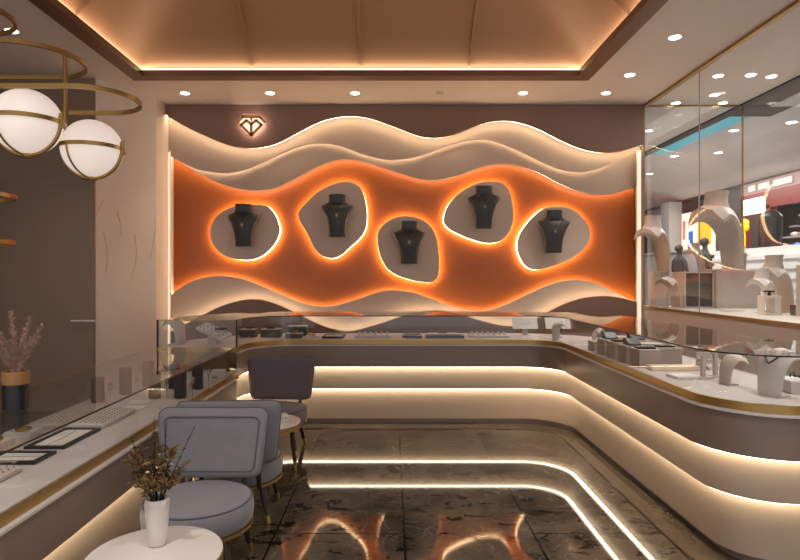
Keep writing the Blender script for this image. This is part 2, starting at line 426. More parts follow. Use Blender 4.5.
for px, lb in DISCS:
    pts = catmull([P(x, y, YD) for x, y in px], 4, True)
    cx = sum(p.x for p in pts)/len(pts); cz = sum(p.z for p in pts)/len(pts)
    root = thing('backlit_disc', lb, 'wall display disc', (cx, YD, cz), group='glowing discs on the orange wall')
    b = nb(); extrude_poly(b, [(p.x, p.z) for p in pts], YD, YD+.035); obj('panel', b, 'disc', root, world=True)
    cc = Vector((cx, 0, cz)); rings = []
    for p in pts:
        d = Vector((p.x, 0, p.z)) - cc; l = d.length; d.normalize()
        a = cc + d*(l+.001); c = cc + d*(l-.008)
        rings.append([(a.x, YD+.036, a.z), (c.x, YD+.036, c.z), (c.x, YD+.080, c.z), (a.x, YD+.080, a.z)])
    b = nb(); R = [[b.verts.new(q) for q in r] for r in rings]
    for i in range(len(R)):
        A, B = R[i], R[(i+1) % len(R)]
        for k in range(4): b.faces.new((A[k], A[(k+1) % 4], B[(k+1) % 4], B[k]))
    obj('light_strip', b, 'leddisc', root, world=True)

BP = [(0, .108, .045), (.10, .112, .06), (.20, .128, .078), (.29, .158, .088), (.355, .196, .082), (.395, .212, .066), (.412, .205, .058), (.425, .165, .062), (.44, .128, .07), (.46, .113, .074), (.50, .106, .076), (.535, .112, .078)]
def bust_ring(z, hw, dp, k=1., n=28):
    out = []
    for i in range(n):
        a = 2*PI*i/n; c, s = math.cos(a), math.sin(a); e = .75
        x = hw*math.copysign(abs(c)**e, c); y = dp*math.copysign(abs(s)**e, s)
        tilt = .03*(x/.11)*0 + (.012*(-y/.07) if z > .52 else 0)
        out.append((x*k, (y - dp*.2)*k, (z + tilt)*k))
    return out
def make_bust(loc, label):
    t = thing('necklace_bust', label, 'jewellery bust', loc, 0, 'black busts on the glowing discs')
    b = nb(); loft(b, [bust_ring(*r) for r in BP]); obj('torso', b, 'bustblack', t, smooth=.7)
    return t
def bust_front(x, z):
    for (z0, h0, d0), (z1, h1, d1) in zip(BP[:-1], BP[1:]):
        if z0 <= z <= z1:
            k = (z-z0)/(z1-z0); hw = h0+(h1-h0)*k; d = d0+(d1-d0)*k
            s = max(0, 1-abs(x/hw)**(2/.75))**(.75/2)
            return -d*s - d*.2
    return -.08
BUSTS = [(244, 246.5), (337.3, 237), (409, 263.8), (483.7, 228.5), (553.2, 252.8)]
for (bx, by), site in zip(BUSTS, SITES):
    p = P(bx, by, 7.545)
    t = make_bust((p.x, 7.55, p.z), 'black necklace bust mounted on the ' + site)
    # little bracket under the bust fixes it to the disc
    b = nb(); box(b, -.05, .05, .0, .094, .02, .06); obj('bracket', b, 'black', t)
    b = nb(); pts = []
    for i in range(21):
        s = i/10-1; x = .098*s; z = .455 - .165*(1-abs(s)**1.15)
        pts.append((x, bust_front(x, z)-.004, z))
    tube(b, pts, .0019, 6)
    n = thing('necklace', 'fine gold V necklace with pendant hanging on the bust of the ' + site, 'necklace', (p.x, 7.55, p.z), 0, 'gold necklaces on the black busts')
    obj('chain', b, 'oldbrass', n)
    b = nb(); y = bust_front(0, .275)-.008
    extrude_poly(b, [(0, .245), (.016, .275), (0, .295), (-.016, .275)], y-.005, y+.005); obj('pendant', b, 'oldbrass', n)

# diamond logo
def LG(x, y): 
    p = P(225 + x/13.33, 105 + y/13.33, 7.38); return (p.x, p.z)
lt = thing('diamond_sign', 'small backlit gold diamond emblem on the dark brown top panel', 'sign', (P(251.5, 124, 7.38).x, 7.38, P(251.5, 124, 7.38).z))
def stroke(bm, pts, wd, y0, y1):
    for a, c in zip(pts[:-1], pts[1:]):
        a = Vector(a); c = Vector(c); d = (c-a).normalized(); n = Vector((-d.y, d.x))*wd/2; a2 = a-d*wd*.3; c2 = c+d*wd*.3
        extrude_poly(bm, [a2+n, c2+n, c2-n, a2-n], y0, y1)
b = nb()
stroke(b, [LG(170, 228), LG(238, 157), LG(462, 157), LG(530, 228)], .032, 7.375, 7.39); obj('crown_outline', b, 'signgold', lt, world=True)
b = nb()
stroke(b, [LG(350, 255), LG(285, 205), LG(212, 265), LG(350, 405), LG(488, 265), LG(415, 205), LG(350, 255), LG(350, 395)], .032, 7.375, 7.39)
extrude_poly(b, [LG(335, 165), LG(365, 165), LG(362, 200), LG(350, 225), LG(338, 200)], 7.375, 7.39)
obj('gem_outline', b, 'signgold', lt, world=True)
b = nb(); extrude_poly(b, [LG(*q) for q in ((185, 225), (245, 165), (455, 165), (515, 225), (470, 275), (350, 395), (230, 275))], 7.392, 7.40); obj('light_panel', b, 'logoglow', lt, world=True)
b = nb(); extrude_poly(b, [LG(*q) for q in ((195, 222), (248, 172), (452, 172), (505, 222), (462, 275), (350, 385), (238, 275))], 7.404, 7.412); obj('halo_light', b, emit('white halo light', (255, 236, 226), 9.), lt, world=True)

# ------------------------------------------------------------------ counters
class Path:
    def __init__(s, segs): s.segs = segs
    def off(s, d):
        out = []
        for g in s.segs:
            if g[0] == 'p': out.append(Vector((g[1] + g[3]*d, g[2] + g[4]*d)))
            elif g[0] == 'arc':           # concave: depth lies outside the circle
                _, cx, cy, r, a0, a1, n = g
                for i in range(n+1):
                    a = math.radians(a0+(a1-a0)*i/n); out.append(Vector((cx+(r+d)*math.cos(a), cy+(r+d)*math.sin(a))))
            else:                         # convex: depth lies inside the circle
                _, cx, cy, r, a0, a1, n = g
                for i in range(n+1):
                    a = math.radians(a0+(a1-a0)*i/n)
                    if d <= r-.01: out.append(Vector((cx+(r-d)*math.cos(a), cy+(r-d)*math.sin(a))))
                    else: out.append(Vector((cx-r+d + .0005*i, cy-r+d - .0005*(n-i))))
        return out
    def slab(s, bm, d0, d1, z0, z1):
        A, B = s.off(d0), s.off(d1)
        loft(bm, [[(a.x, a.y, z0), (a.x, a.y, z1), (c.x, c.y, z1), (c.x, c.y, z0)] for a, c in zip(A, B)])
    def line(s, d, z): return [Vector((p.x, p.y, z)) for p in s.off(d)]
NS = 14
LP = Path([('p', -1.39, 5.2, -1, 0), ('arc', -.94, 5.34, .45, 180, 90, NS), ('arc', 1.29, 5.44, .35, 90, 0, NS), ('cvx', 2.02, 3.2, .38, 180, 270, NS), ('p', 3.25, 2.82, 0, 1)])
SP = Path([('p', -1.39, .5, -1, 0), ('p', -1.39, 5.19, -1, 0)])
DZ, GZ, LZ, LG2 = .871, 1.115, .652, .872
def counter(path, root, dz, gz, tiers, endcap=None):
    def part(name, m, d0, d1, z0, z1, **k):
        b = nb(); path.slab(b, d0, d1, z0, z1); return obj(name, b, m, root, world=True, smooth=.5, **k)
    part('deck', 'deck', .008, .712, dz-.012, dz)
    part('brass_trim', 'brass', -.004, .008, dz-.042, dz+.001)
    part('white_lip', 'lip', -.026, .04, dz-.056, dz-.044)
    part('upper_panel', 'counter', 0, .05, tiers[0], dz-.058)
    part('light_strip', 'led', .010, .044, tiers[0]-.005, tiers[0]-.0005)
    d = .055
    for i, z in enumerate(tiers[1:]):
        part('lower_panel', 'counterlow', d, d+.05, z, (tiers[i]+.02))
        if i < len(tiers)-2: part('light_strip', 'led', d+.010, d+.044, z-.005, z-.0005)
        d += .055
    part('toe_kick', 'counter', d, d+.05, 0, tiers[-1]-.0005)
    part('back_panel', 'counter', .68, .712, 0, dz-.013)
    # glass case
    part('front_glass', 'clear', .006, .014, dz+.002, gz-.009)
    part('back_glass', 'clear', .700, .708, dz+.0005, gz-.009)
    part('top_glass', 'topglass', .006, .708, gz-.008, gz)
    b = nb(); tube(b, path.line(.004, gz-.004), .0045, 6); obj('glass_edge', b, 'edge', root, world=True)
c1 = thing('display_counter', 'long L-shaped tiered counter with two glowing bands and glass case, before the orange wall', 'display counter', (.4, 5.9, 0))
counter(LP, c1, DZ, GZ, [.60, .372, .06])
# cut end of the counter on the left, with its glass end
b = nb(); box(b, -2.1, -1.4, 5.188, 5.199, .02, DZ-.013); obj('end_panel', b, 'bronze', c1, world=True)
b = nb(); box(b, -2.11, -1.386, 5.186, 5.199, DZ-.042, DZ+.001); obj('brass_trim', b, 'brass', c1, world=True)
b = nb(); box(b, -2.1, -1.4, 5.2, 5.206, DZ+.001, GZ-.009); obj('end_glass', b, 'clear', c1, world=True)
for x in (-2.1, -1.392):
    b = nb(); box(b, x-.007, x+.007, 5.19, 5.204, DZ+.001, GZ); obj('corner_post', b, 'edge', c1, world=True)
b = nb(); box(b, -2.1, -1.392, 5.194, 5.201, GZ-.006, GZ+.001); obj('glass_edge', b, 'oldbrass', c1, world=True)
c2 = thing('display_counter', 'low glass-topped counter along the left side beside the chairs', 'display counter', (-1.75, 2.9, 0))
counter(SP, c2, LZ, LG2, [.375, .06])
b = nb(); tube(b, SP.line(.706, LG2-.003), .003, 6); obj('glass_edge', b, 'oldbrass', c2, world=True)
# stone border at the foot of the long counter
b = nb(); LP.slab(b, -.05, .17, .0005, .004); struct('trim_5', b, mat('border stone', (92, 80, 66), .08, var=.2, vscale=5, ior=1.7))

# ------------------------------------------------------------------ seating
def rrect(w0, h0, r, n=7):
    out = []
    for cx, cz, a0 in ((w0-r, h0-r, 0), (-w0+r, h0-r, 90), (-w0+r, -h0+r, 180), (w0-r, -h0+r, 270)):
        for i in range(n+1):
            a = math.radians(a0+90*i/n); out.append((cx+r*math.cos(a), cz+r*math.sin(a)))
    return out
def make_chair(loc, rz, m, label, seams=((-.042, .04), (.0, -.002))):
    t = thing('lounge_chair', label, 'chair', loc, rz, 'velvet lounge chairs')
    r = .275
    b = nb(); lathe(b, [(.16, .236), (r-.012, .238), (r, .252), (r+.006, .30), (r, .345), (r-.012, .358), (r-.03, .366), (.15, .378), (.03, .381)], n=48)
    seat = obj('seat', b, m, t, smooth=.9)
    b = nb(); tube(b, [((r-.008)*math.cos(2*PI*i/48), (r-.008)*math.sin(2*PI*i/48), .357) for i in range(48)], .0045, 6, True); obj('piping', b, 'piping', seat, smooth=.9)
    b = nb(); lathe(b, [(r-.05, .216), (r-.004, .216), (r+.002, .222), (r+.002, .235), (r-.05, .235)], n=48); obj('brass_ring', b, 'brass', t, smooth=.5)
    # back rest: pillow with rounded corners, bent round the seat and flaring towards its top
    W, Hh, rr = .292, .187, .055
    def bend(x, z, y):
        zz = z + .575; k = 1 + .07*(z/Hh)
        return (x*k, .255 + y - .42*x*x + .10*(z+Hh), zz)
    b = nb()
    layers = [(.20, -.040), (.12, -.040), (.07, -.040), (.05, -.036), (.03, -.038), (.012, -.030), (.003, -.018), (0, 0), (.003, .018), (.012, .030), (.03, .036), (.08, .038), (.15, .038)]
    def ring(ins, y):
        return [bend(x, z, y) for x, z in rrect(W-ins, max(.004, Hh-ins), max(.003, min(rr-ins*.5, Hh-ins)*.98))]
    layers = [l for l in layers if l[0] < .18]
    loft(b, [ring(*l) for l in layers]); back = obj('backrest', b, m, t, smooth=1.)
    for y, ins in seams:
        b = nb(); tube(b, ring(ins, y), .0034, 6, True); obj('piping', b, 'piping', back, smooth=.9)
    for sx in (-1, 1):
        b = nb(); tube(b, [(sx*.17, .22, .225), (sx*.175, .262, .45)], .014, 8); obj('back_strut', b, 'darkwood', t)
        for sy in (-1, 1):
            top = Vector((sx*.175, sy*.155, .218)); bot = Vector((sx*.225, sy*.2, .0)); mid = top.lerp(bot, .8)
            b = nb(); tube(b, [top, mid], .023, 12, r1=.0145); leg = obj('leg', b, 'darkwood', t, smooth=.8)
            b = nb(); tube(b, [mid, bot], .0148, 12, r1=.010); obj('brass_tip', b, 'brass', leg, smooth=.8)
    return t
make_chair((-1.0, 3.0, 0), .0, 'grey', 'blue grey velvet lounge chair behind the front table with the vase')
make_chair((-.985, 3.72, 0), PI+.05, 'grey', 'grey velvet lounge chair turned away, back to back with the nearest chair')
make_chair((-1.02, 5.06, 0), -.03, 'mauve', 'shaded mauve velvet lounge chair farthest away, before the long counter', ((.0, -.002),))
def make_table(loc, r, h, label):
    t = thing('side_table', label, 'table', loc, 0, 'round white side tables')
    b = nb(); lathe(b, [(r-.006, h-.016), (r-.002, h-.012), (r-.002, h-.004), (r-.006, h)], n=64); obj('tabletop', b, 'marble', t, smooth=.6)
    b = nb(); lathe(b, [(r-.02, h-.048), (r, h-.048), (r, h-.016), (r-.02, h-.016)], n=64); obj('brass_rim', b, 'brass', t, smooth=.6)
    for a in (20, 110, 200, 290):
        a = math.radians(a); top = Vector((.72*r*math.cos(a), .72*r*math.sin(a), h-.05)); bot = Vector((.86*r*math.cos(a), .86*r*math.sin(a), 0)); mid = top.lerp(bot, .8)
        b = nb(); tube(b, [top, mid], .02, 12, r1=.013); leg = obj('leg', b, 'darkwood', t, smooth=.8)
        b = nb(); tube(b, [mid, bot], .0132, 12, r1=.009); obj('brass_tip', b, 'brass', leg, smooth=.8)
    return t
make_table((-.945, 2.31, 0), .263, .40, 'round white marble table with brass rim nearest the viewer, holding the vase')
make_table((-.955, 4.43, 0), .255, .40, 'round white table with brass rim between the two farther chairs')
# folded cloth on the far table
t = thing('folded_cloth', 'white folded cloth lying on the farther round table', 'cloth', (-.87, 4.43, .4005), .3)
for i, (w0, z0) in enumerate(((.085, 0), (.075, .026))):
    b = nb()
    loft(b, [[(x, y, z0+z) for x, y in rrect(w0-k, .055-k, .02)] for k, z in ((.004, 0), (0, .008), (.002, .018), (.01, .024))]); obj('fold', b, 'cloth', t, smooth=.8)
# vase and twigs
vp = (-.965, 2.385, .4005)
b = nb(); lathe(b, [(.030, 0), (.036, .004), (.040, .05), (.047, .12), (.050, .17), (.047, .188), (.043, .192), (.039, .188), (.041, .17), (.036, .10), (.02, .02)], n=40)
solo('vase', b, 'ceramic', 'small white ceramic vase of dried branches on the front table', 'vase', vp, smooth=.9)
pl = thing('dried_branches', 'dark dried twigs with bronze leaves standing in the white vase', 'dried plant', (vp[0], vp[1], vp[2]+.05))
bs, bl, bf = nb(), nb(), nb()
rnd = random.Random(3)
def leafq(bm, p, d, l, w):
    d = d.normalized(); u = d.cross(Vector((rnd.uniform(-1, 1), rnd.uniform(-1, 1), rnd.uniform(-1, 1)))).normalized()*w; n = d.cross(u).normalized()*w*.25
    pts = [p, p+d*l*.35+u+n, p+d*l, p+d*l*.35-u+n]
    vs = [bm.verts.new(q) for q in pts]; mid = bm.verts.new(p+d*l*.5-n)
    for a in range(4): bm.faces.new((vs[a], vs[(a+1) % 4], mid))
for k in range(22):
    a = rnd.uniform(0, 2*PI); sp = rnd.uniform(.03, .15); hgt = rnd.uniform(.21, .37)
    if k < 4: sp, hgt = (.02, .15, .1, .06)[k], (.47, .43, .40, .44)[k]; a = (2.6, .25, 3.4, 1.2)[k]
    base = Vector((.015*math.cos(a), .015*math.sin(a), 0)); tip = Vector((sp*math.cos(a), sp*math.sin(a)*.8, hgt))
    rim = Vector((.026*math.cos(a), .026*math.sin(a), .145)); mid = rim.lerp(tip, .5) + Vector((rnd.uniform(-.01, .01), 0, .01)); pts = catmull([base, rim, mid, tip], 4)
    tube(bs, pts, .003, 5, r1=.0013)
    for j in range(int(hgt*60)):
        f = rnd.uniform(.5, 1.) if k >= 4 else rnd.uniform(.45, .9); i = min(int(f*(len(pts)-1)), len(pts)-2); p = pts[i]
        d = Vector((rnd.uniform(-1, 1), rnd.uniform(-1, 1), rnd.uniform(-.2, 1)))
        if k < 4 and f > .62:
            leafq(bs, p, d, .012, .003)
        else: leafq(bl, p, d, rnd.uniform(.028, .05), rnd.uniform(.006, .012))
        if rnd.random() < .03 and k >= 4: sphere(bf, p+d*.02, .0045, 6, 4)
for j in range(14):
    sphere(bf, (rnd.uniform(-.07, -.0), rnd.uniform(-.06, 0), rnd.uniform(.18, .26)), .0055, 6, 4)
obj('stems', bs, 'twig', pl); lv = obj('leaves', bl, 'leaf', pl); lv['kind'] = 'stuff'; fl = obj('blooms', bf, 'bloom', pl); fl['kind'] = 'stuff'
# pampas pot on the low counter's glass
pp = (-1.79, 2.76, LG2+.001)
pt = thing('planter', 'black cylindrical pot with a woven tan band on the low counter', 'pot', pp)
b = nb(); lathe(b, [(.054, 0), (.057, .003), (.057, .12), (.05, .12)], n=36); obj('pot_body', b, 'black', pt, smooth=.6)
b = nb(); lathe(b, [(.058, .12), (.059, .123), (.059, .177), (.056, .18), (.05, .178), (.05, .122)], n=36); obj('woven_band', b, 'cane', pt, smooth=.6)
pm = thing('pampas_grass', 'dusty pink pampas plumes standing in the black pot', 'dried plant', (pp[0], pp[1], pp[2]+.123))
bs, bl = nb(), nb()
for a, lean, hgt in ((2.8, .03, .34), (.2, .11, .27), (-.3, .14, .22), (3.3, .10, .26), (1.4, .06, .25), (4.4, .08, .24), (3.0, .15, .19), (.5, .06, .31)):
    pts = catmull([Vector((0, 0, 0)), Vector((lean*.35*math.cos(a), lean*.35*math.sin(a), hgt*.55)), Vector((lean*math.cos(a), lean*math.sin(a), hgt))], 8)
    tube(bs, pts, .002, 5, r1=.001)
    for i in range(150):
        f = rnd.uniform(.3, 1.); k = f*(len(pts)-1); j = min(int(k), len(pts)-2); p = pts[j].lerp(pts[j+1], k-j)
        tdir = (pts[j+1]-pts[j]).normalized(); d = tdir*.8 + Vector((rnd.uniform(-1, 1), rnd.uniform(-1, 1), rnd.uniform(-.6, .3)))*.9
        leafq(bl, p, d, (.045-.025*f)*rnd.uniform(.7, 1.2), .0022)
obj('stems', bs, 'pampas', pm); o = obj('plumes', bl, 'pampas', pm); o['kind'] = 'stuff'

# ------------------------------------------------------------------ pendant lamp
ch = thing('pendant_lamp', 'brass pendant lamp of stacked oval rings with two opal globes', 'lamp', (-2.0, 2.93, 2.38))
def stadium(x0, x1, y0, y1, z, n=16, sag=0):
    r = (y1-y0)/2; cy = (y0+y1)/2; out = []
    for i in range(n+1):
        a = -PI/2+PI*i/n; out.append(Vector((x1-r+r*math.cos(a), cy+r*math.sin(a), z)))
    for i in range(n+1):
        a = PI/2+PI*i/n; out.append(Vector((x0+r+r*math.cos(a), cy+r*math.sin(a), z)))
    return out
def band(bm, pts, th, hgt):
    m = len(pts); rings = []
    for i, p in enumerate(pts):
        t = (pts[(i+1) % m]-pts[i-1]).normalized(); n = Vector((t.y, -t.x, 0)).normalized()*th/2; h = Vector((0, 0, hgt/2))
        rings.append([p-n-h, p+n-h, p+n+h, p-n+h])
    R = [[bm.verts.new(q) for q in r] for r in rings]
    for i in range(m):
        A, B = R[i], R[(i+1) % m]
        for k in range(4): bm.faces.new((A[k], A[(k+1) % 4], B[(k+1) % 4], B[k]))
for x0, x1, y0, y1, z in ((-2.7, -1.27, 2.67, 3.11, 2.38), (-2.9, -1.585, 2.69, 3.2, 2.6), (-3.1, -1.91, 2.66, 3.1, 2.8), (-2.9, -1.95, 2.75, 3.15, 1.915), (-2.8, -1.96, 2.75, 3.15, 1.68)):
    b = nb(); band(b, stadium(x0, x1, y0, y1, z), .012, .022); obj('ring', b, 'oldbrass', ch, world=True, smooth=.6)
b = nb(); tube(b, [(-1.748, 3.1, 2.10), (-1.748, 3.1, 2.68)], .011, 10); obj('rod', b, 'oldbrass', ch, world=True, smooth=.8)
b = nb(); tube(b, [(-2.3, 3.1, 1.66), (-2.3, 3.1, CZ-.02)], .008, 10); obj('rod', b, 'oldbrass', ch, world=True, smooth=.8)
b = nb(); tube(b, [(-2.5, 2.72, 1.68), (-2.5, 2.72, CZ-.02)], .004, 8); obj('cable', b, 'oldbrass', ch, world=True, smooth=.8)
b = nb(); lathe(b, [(.07, CZ-.03), (.07, CZ-.003)], (-2.3, 3.1, 0)); obj('ceiling_rose', b, 'oldbrass', ch, world=True, smooth=.6)
for gx, gy, gz in ((-1.73, 2.75, 2.235), (-1.603, 3.1, 2.185)):
    r = .152; c = Vector((gx, gy, gz))
    b = nb(); sphere(b, c, r, 40, 24); g = obj('globe', b, 'globe', ch, world=True, smooth=3)
    R2 = r+.007
    def sub(nm, pts, closed, rad=.0075):
        b = nb(); tube(b, pts, rad, 8, closed); bmesh.ops.translate(b, verts=b.verts[:], vec=-Vector(ch.location)); obj(nm, b, 'oldbrass', g, smooth=.8)
    b = nb(); band(b, [c+Vector((R2*math.cos(2*PI*i/48), R2*math.sin(2*PI*i/48), 0)) for i in range(48)], .008, .02); bmesh.ops.translate(b, verts=b.verts[:], vec=-Vector(ch.location)); obj('hoop', b, 'oldbrass', g, smooth=.6)
    sub('cradle', [c+Vector((R2*math.cos(a), R2*math.sin(a)*.25, R2*math.sin(a)*1.0)) if False else c+Vector((R2*math.cos(a), 0, R2*math.sin(a))) for a in [PI-.12+(PI+.3)*i/32 for i in range(33)]], False, .009)
    a0 = math.radians(250); e = Vector((math.cos(a0), math.sin(a0), 0))
    sub('cradle', [c+e*(R2*math.cos(a))+Vector((0, 0, R2*math.sin(a))) for a in [-PI/2*i/20 for i in range(21)]], False, .005)
    b = nb(); lathe(b, [(.02, -R2-.012), (.026, -R2-.004), (.02, -R2+.008)], c, 16); bmesh.ops.translate(b, verts=b.verts[:], vec=-Vector(ch.location)); obj('cap', b, 'brass', g, smooth=.6)
    # stem to the ring above
    zt = 2.6 if gy < 3 else 2.38
    sub('stem', [c+Vector((R2+.004, 0, .04)), c+Vector((R2+.004, 0, -.03))], False, .011)
    if gy < 3: sub('stem', [c+Vector((-R2, -.05, 0)), Vector((gx-R2, 2.70, 2.6))], False, .008)

# ------------------------------------------------------------------ downlights
def downlight(x, y, label, z=CZ, lit=True, power=22., group='recessed ceiling downlights', spot=True, r=.05, spread=95):
    t = thing('ceiling_downlight', label, 'ceiling light', (x, y, z), 0, group)
    b = nb(); lathe(b, [(r, -.001), (r+.012, -.004), (r+.014, -.001)], n=24, caps=False); obj('rim', b, 'white', t)
    b = nb(); lathe(b, [(r, -.006), (r, -.001)], n=24); obj('lens', b, 'lampdisc' if lit else 'deadlamp', t)
    if lit and spot:
        l = bpy.data.lights.new('downlight', 'SPOT'); l.energy = power; l.color = (1, .93, .86); l.spot_size = math.radians(spread); l.spot_blend = .8; l.shadow_soft_size = .05
        o = bpy.data.objects.new('downlight_lamp', l); C.objects.link(o); o.location = (x, y, z-.02)
names = ['leftmost', 'second', 'third', 'fourth, unlit,', 'fifth', 'sixth']
for i, (px, lit) in enumerate(((185, 1), (270, 1), (355, 1), (440, 0), (523, 1), (606, 1))):
    x = (px-VX)*7.0/F
    downlight(x, 7.0, '%s recessed downlight from the left in the row before the back wall' % names[i], lit=bool(lit), power=30, spread=52)
downlight(2.61, 6.37, 'recessed downlight beside the coffer, nearer the right corner of the ceiling', power=70)
downlight(2.62, 5.37, 'recessed downlight right of the coffer, nearest the viewer on that side', power=80)
downlight(-3.43, 5.23, 'recessed downlight at far left above the pendant lamp rings', power=40)
for y in (4.2, 3.0, 1.8):
    downlight(2.62, y, 'recessed downlight over the right arm of the counter, out of the frame', power=80)
    downlight(-3.43+.4, y-.2, 'recessed downlight over the low left counter, out of the frame', power=36)
for x, lb in ((-1.3, 'left'), (.5, 'right')):  # unseen pair, added to brighten the front table from above
    downlight(x, 1.1, '%s added fill downlight of the unseen pair before the coffer, out of the frame' % lb, power=110, spread=110)
for x, y, lb in ((3.62, 7.4, 'farthest'), (4.22, 7.4, 'far right'), (3.6, 6.4, 'middle left'), (4.2, 6.42, 'middle right'), (3.93, 7.07, 'far middle'), (3.94, 6.37, 'middle')):
    downlight(x, y, '%s small downlight above the shop window display' % lb, lit=True, spot=False, group='downlights above the window display')
def area(name, loc, rot, size, e, col, sy=None):
    l = bpy.data.lights.new(name, 'AREA'); l.energy = e; l.color = col; l.size = size
    if sy: l.shape = 'RECTANGLE'; l.size_y = sy
    o = bpy.data.objects.new(name, l); C.objects.link(o); o.location = loc; o.rotation_euler = rot; return o

# ------------------------------------------------------------------ things in the cases
def block(label, loc, s, m='taupe', top=None, rz=0, group='display blocks in the long counter'):
    t = thing('display_block', label, 'display block', loc, rz, group)
    b = nb(); box(b, -s[0]/2, s[0]/2, -s[1]/2, s[1]/2, 0, s[2]-.006); obj('body', b, m, t, bevel=.002)
    b = nb(); box(b, -s[0]/2-.001, s[0]/2+.001, -s[1]/2-.001, s[1]/2+.001, s[2]-.006, s[2]); obj('top_pad', b, top or 'stand', t)
    return t
def jewel(label, loc, kind=0, s=.05, m='black'):
    b = nb()
    if kind == 0:      # heap of beads
        for i in range(16):
            a = i*2.4; r = s*math.sqrt(i/16)
            sphere(b, (r*math.cos(a), r*math.sin(a)*.7, .009+.010*((i*7) % 3)/2*(1-i/16)), .009, 8, 5)
        return solo('bead_bracelet', b, m, label, 'bracelet', loc, smooth=1.)
    if kind == 1:      # ring
        tube(b, [(s*.5*math.cos(2*PI*i/24), 0, s*.5+.004+s*.5*math.sin(2*PI*i/24)) for i in range(24)], .003, 6, True); sphere(b, (0, 0, s+.009), .008, 8, 5)
        return solo('ring', b, m, label, 'ring', loc, smooth=1.)
    if kind == 2:      # bangle lying flat
        tube(b, [(s*math.cos(2*PI*i/28), s*math.sin(2*PI*i/28), .006) for i in range(28)], .006, 8, True)
        return solo('bangle', b, m, label, 'bangle', loc, smooth=1.)
    if kind == 3:      # wedge shaped ring cushion
        loft(b, [[(x, -s, 0), (x, s*.9, 0), (x, s*.9, s*.85), (x, s*.1, s*.85), (x, -s*.9, .012)] for x in (-s*.9, s*.9)])
        return solo('ring_wedge', b, m, label, 'ring holder', loc, bevel=.003)
def peg_tray(label, loc, sx, sy, nx, ny, rz=0, pegh=.016, m='stand', stud='black', pegs=True):
    t = thing('peg_tray', label, 'jewellery tray', loc, rz, 'pegged ivory trays')
    b = nb(); loft(b, [[(x, y, z) for x, y in rrect(sx/2-k, sy/2-k, .012, 3)] for k, z in ((.004, 0), (0, .006), (.0, .02), (.006, .026))]); obj('cushion', b, m, t, smooth=.5)
    b = nb(); c = nb()
    for i in range(nx):
        for j in range(ny):
            x = -sx/2+sx*(i+.75)/(nx+.5); y = -sy/2+sy*(j+.75)/(ny+.5)
            if pegs: lathe(b, [(.012, .025), (.008, .026+pegh*.6), (.004, .026+pegh)], (x, y, 0), 8)
            sphere(c, (x+.003, y-.006, .03 + (pegh if pegs else 0)), .0032, 6, 4)
    if pegs:
        o = obj('pegs', b, m, t, smooth=1.); o['kind'] = 'stuff'
    else: b.free()
    o = obj('ear_studs', c, stud, t); o['kind'] = 'stuff'
    return t
def frame_tray(label, loc, sx, sy, rz=0, hh=.014):
    t = thing('framed_tray', label, 'jewellery tray', loc, rz, 'black framed trays'); w = .022
    b = nb()
    for a in ((-sx/2, sx/2, -sy/2, -sy/2+w), (-sx/2, sx/2, sy/2-w, sy/2), (-sx/2, -sx/2+w, -sy/2+w, sy/2-w), (sx/2-w, sx/2, -sy/2+w, sy/2-w)): box(b, *a, 0, hh)
    obj('frame', b, 'black', t)
    b = nb(); box(b, -sx/2+w, sx/2-w, -sy/2+w, sy/2-w, 0, hh*.6); obj('pad', b, 'white', t)
    b = nb(); tube(b, [(-sx/2+w+.02, .01, hh*.6+.0015), (0, .0, hh*.6+.0015), (sx/2-w-.02, .015, hh*.6+.0015)], .0015, 5); obj('chain', b, 'silver', t)
    return t
def card(label, loc, sx, sy, rz=0, disc=None, group='small white cards in the cases', hh=.008):
    t = thing('display_card', label, 'card', loc, rz, group)
    b = nb(); box(b, -sx/2, sx/2, -sy/2, sy/2, 0, hh); obj('plate', b, 'white', t, bevel=.002)
    return t
# curved necklace stand: a leaning leatherette shield on a foot, with a neck stub
def arch_pts(h):
    return catmull([Vector((0, 0, 0)), Vector((.01*h, 0, .27*h)), Vector((-.02*h, 0, .53*h)), Vector((-.13*h, 0, .71*h)), Vector((-.29*h, 0, .775*h)), Vector((-.45*h, 0, .73*h))], 6)
def arch_w(t, h, wk=1.):
    return wk*h*(.15 + .15*min(1, t*1.1)**1.5) 
def arch_stand(label, loc, h, rz, m='stand', neck=True, foot=True, group='curved necklace stands', th=.07, wk=1.):
    t = thing('necklace_stand', label, 'necklace stand', loc, rz, group)
    pts = arch_pts(h); n = len(pts); b = nb(); rings = []
    for i, p in enumerate(pts):
        tt = i/(n-1); d = (pts[min(i+1, n-1)]-pts[max(i-1, 0)]).normalized(); nn = Vector((-d.z, 0, d.x))
        if i < 1: nn = Vector((-1, 0, 0))
        w0 = arch_w(tt, h, wk); k = th*h/2
        ring = []
        for s in (-1, -.6, 0, .6, 1): ring.append(p + Vector((0, s*w0, 0)) + nn*(k*(1-.6*(abs(s) == 1))) + nn*.16*h*s*s*tt)
        for s in (1, .6, 0, -.6, -1): ring.append(p + Vector((0, s*w0, 0)) - nn*(k*(1-.6*(abs(s) == 1))) + nn*.16*h*s*s*tt)
        rings.append(ring)
    for r in rings[0]: r.z = max(r.z, 0)
    loft(b, rings); obj('shield', b, m, t, smooth=.7)
    if neck:
        b = nb(); c = pts[-9] + Vector((-.02*h, 0, -.02*h))
        rg = []
        for r, z in ((.175, -.04), (.165, .05), (.145, .09), (.14, .17), (.15, .235)):
            rg.append([(c.x + r*h*math.cos(2*PI*i/24)*.85 + z*h*.1, r*h*math.sin(2*PI*i/24), c.z + z*h) for i in range(24)])
        loft(b, rg); obj('neck', b, m, t, smooth=.7)
    if foot:
        b = nb(); box(b, -.30*h, -.02*h, -.16*h, .16*h, 0, .025*h); obj('foot', b, m, t, bevel=.002)
    return t
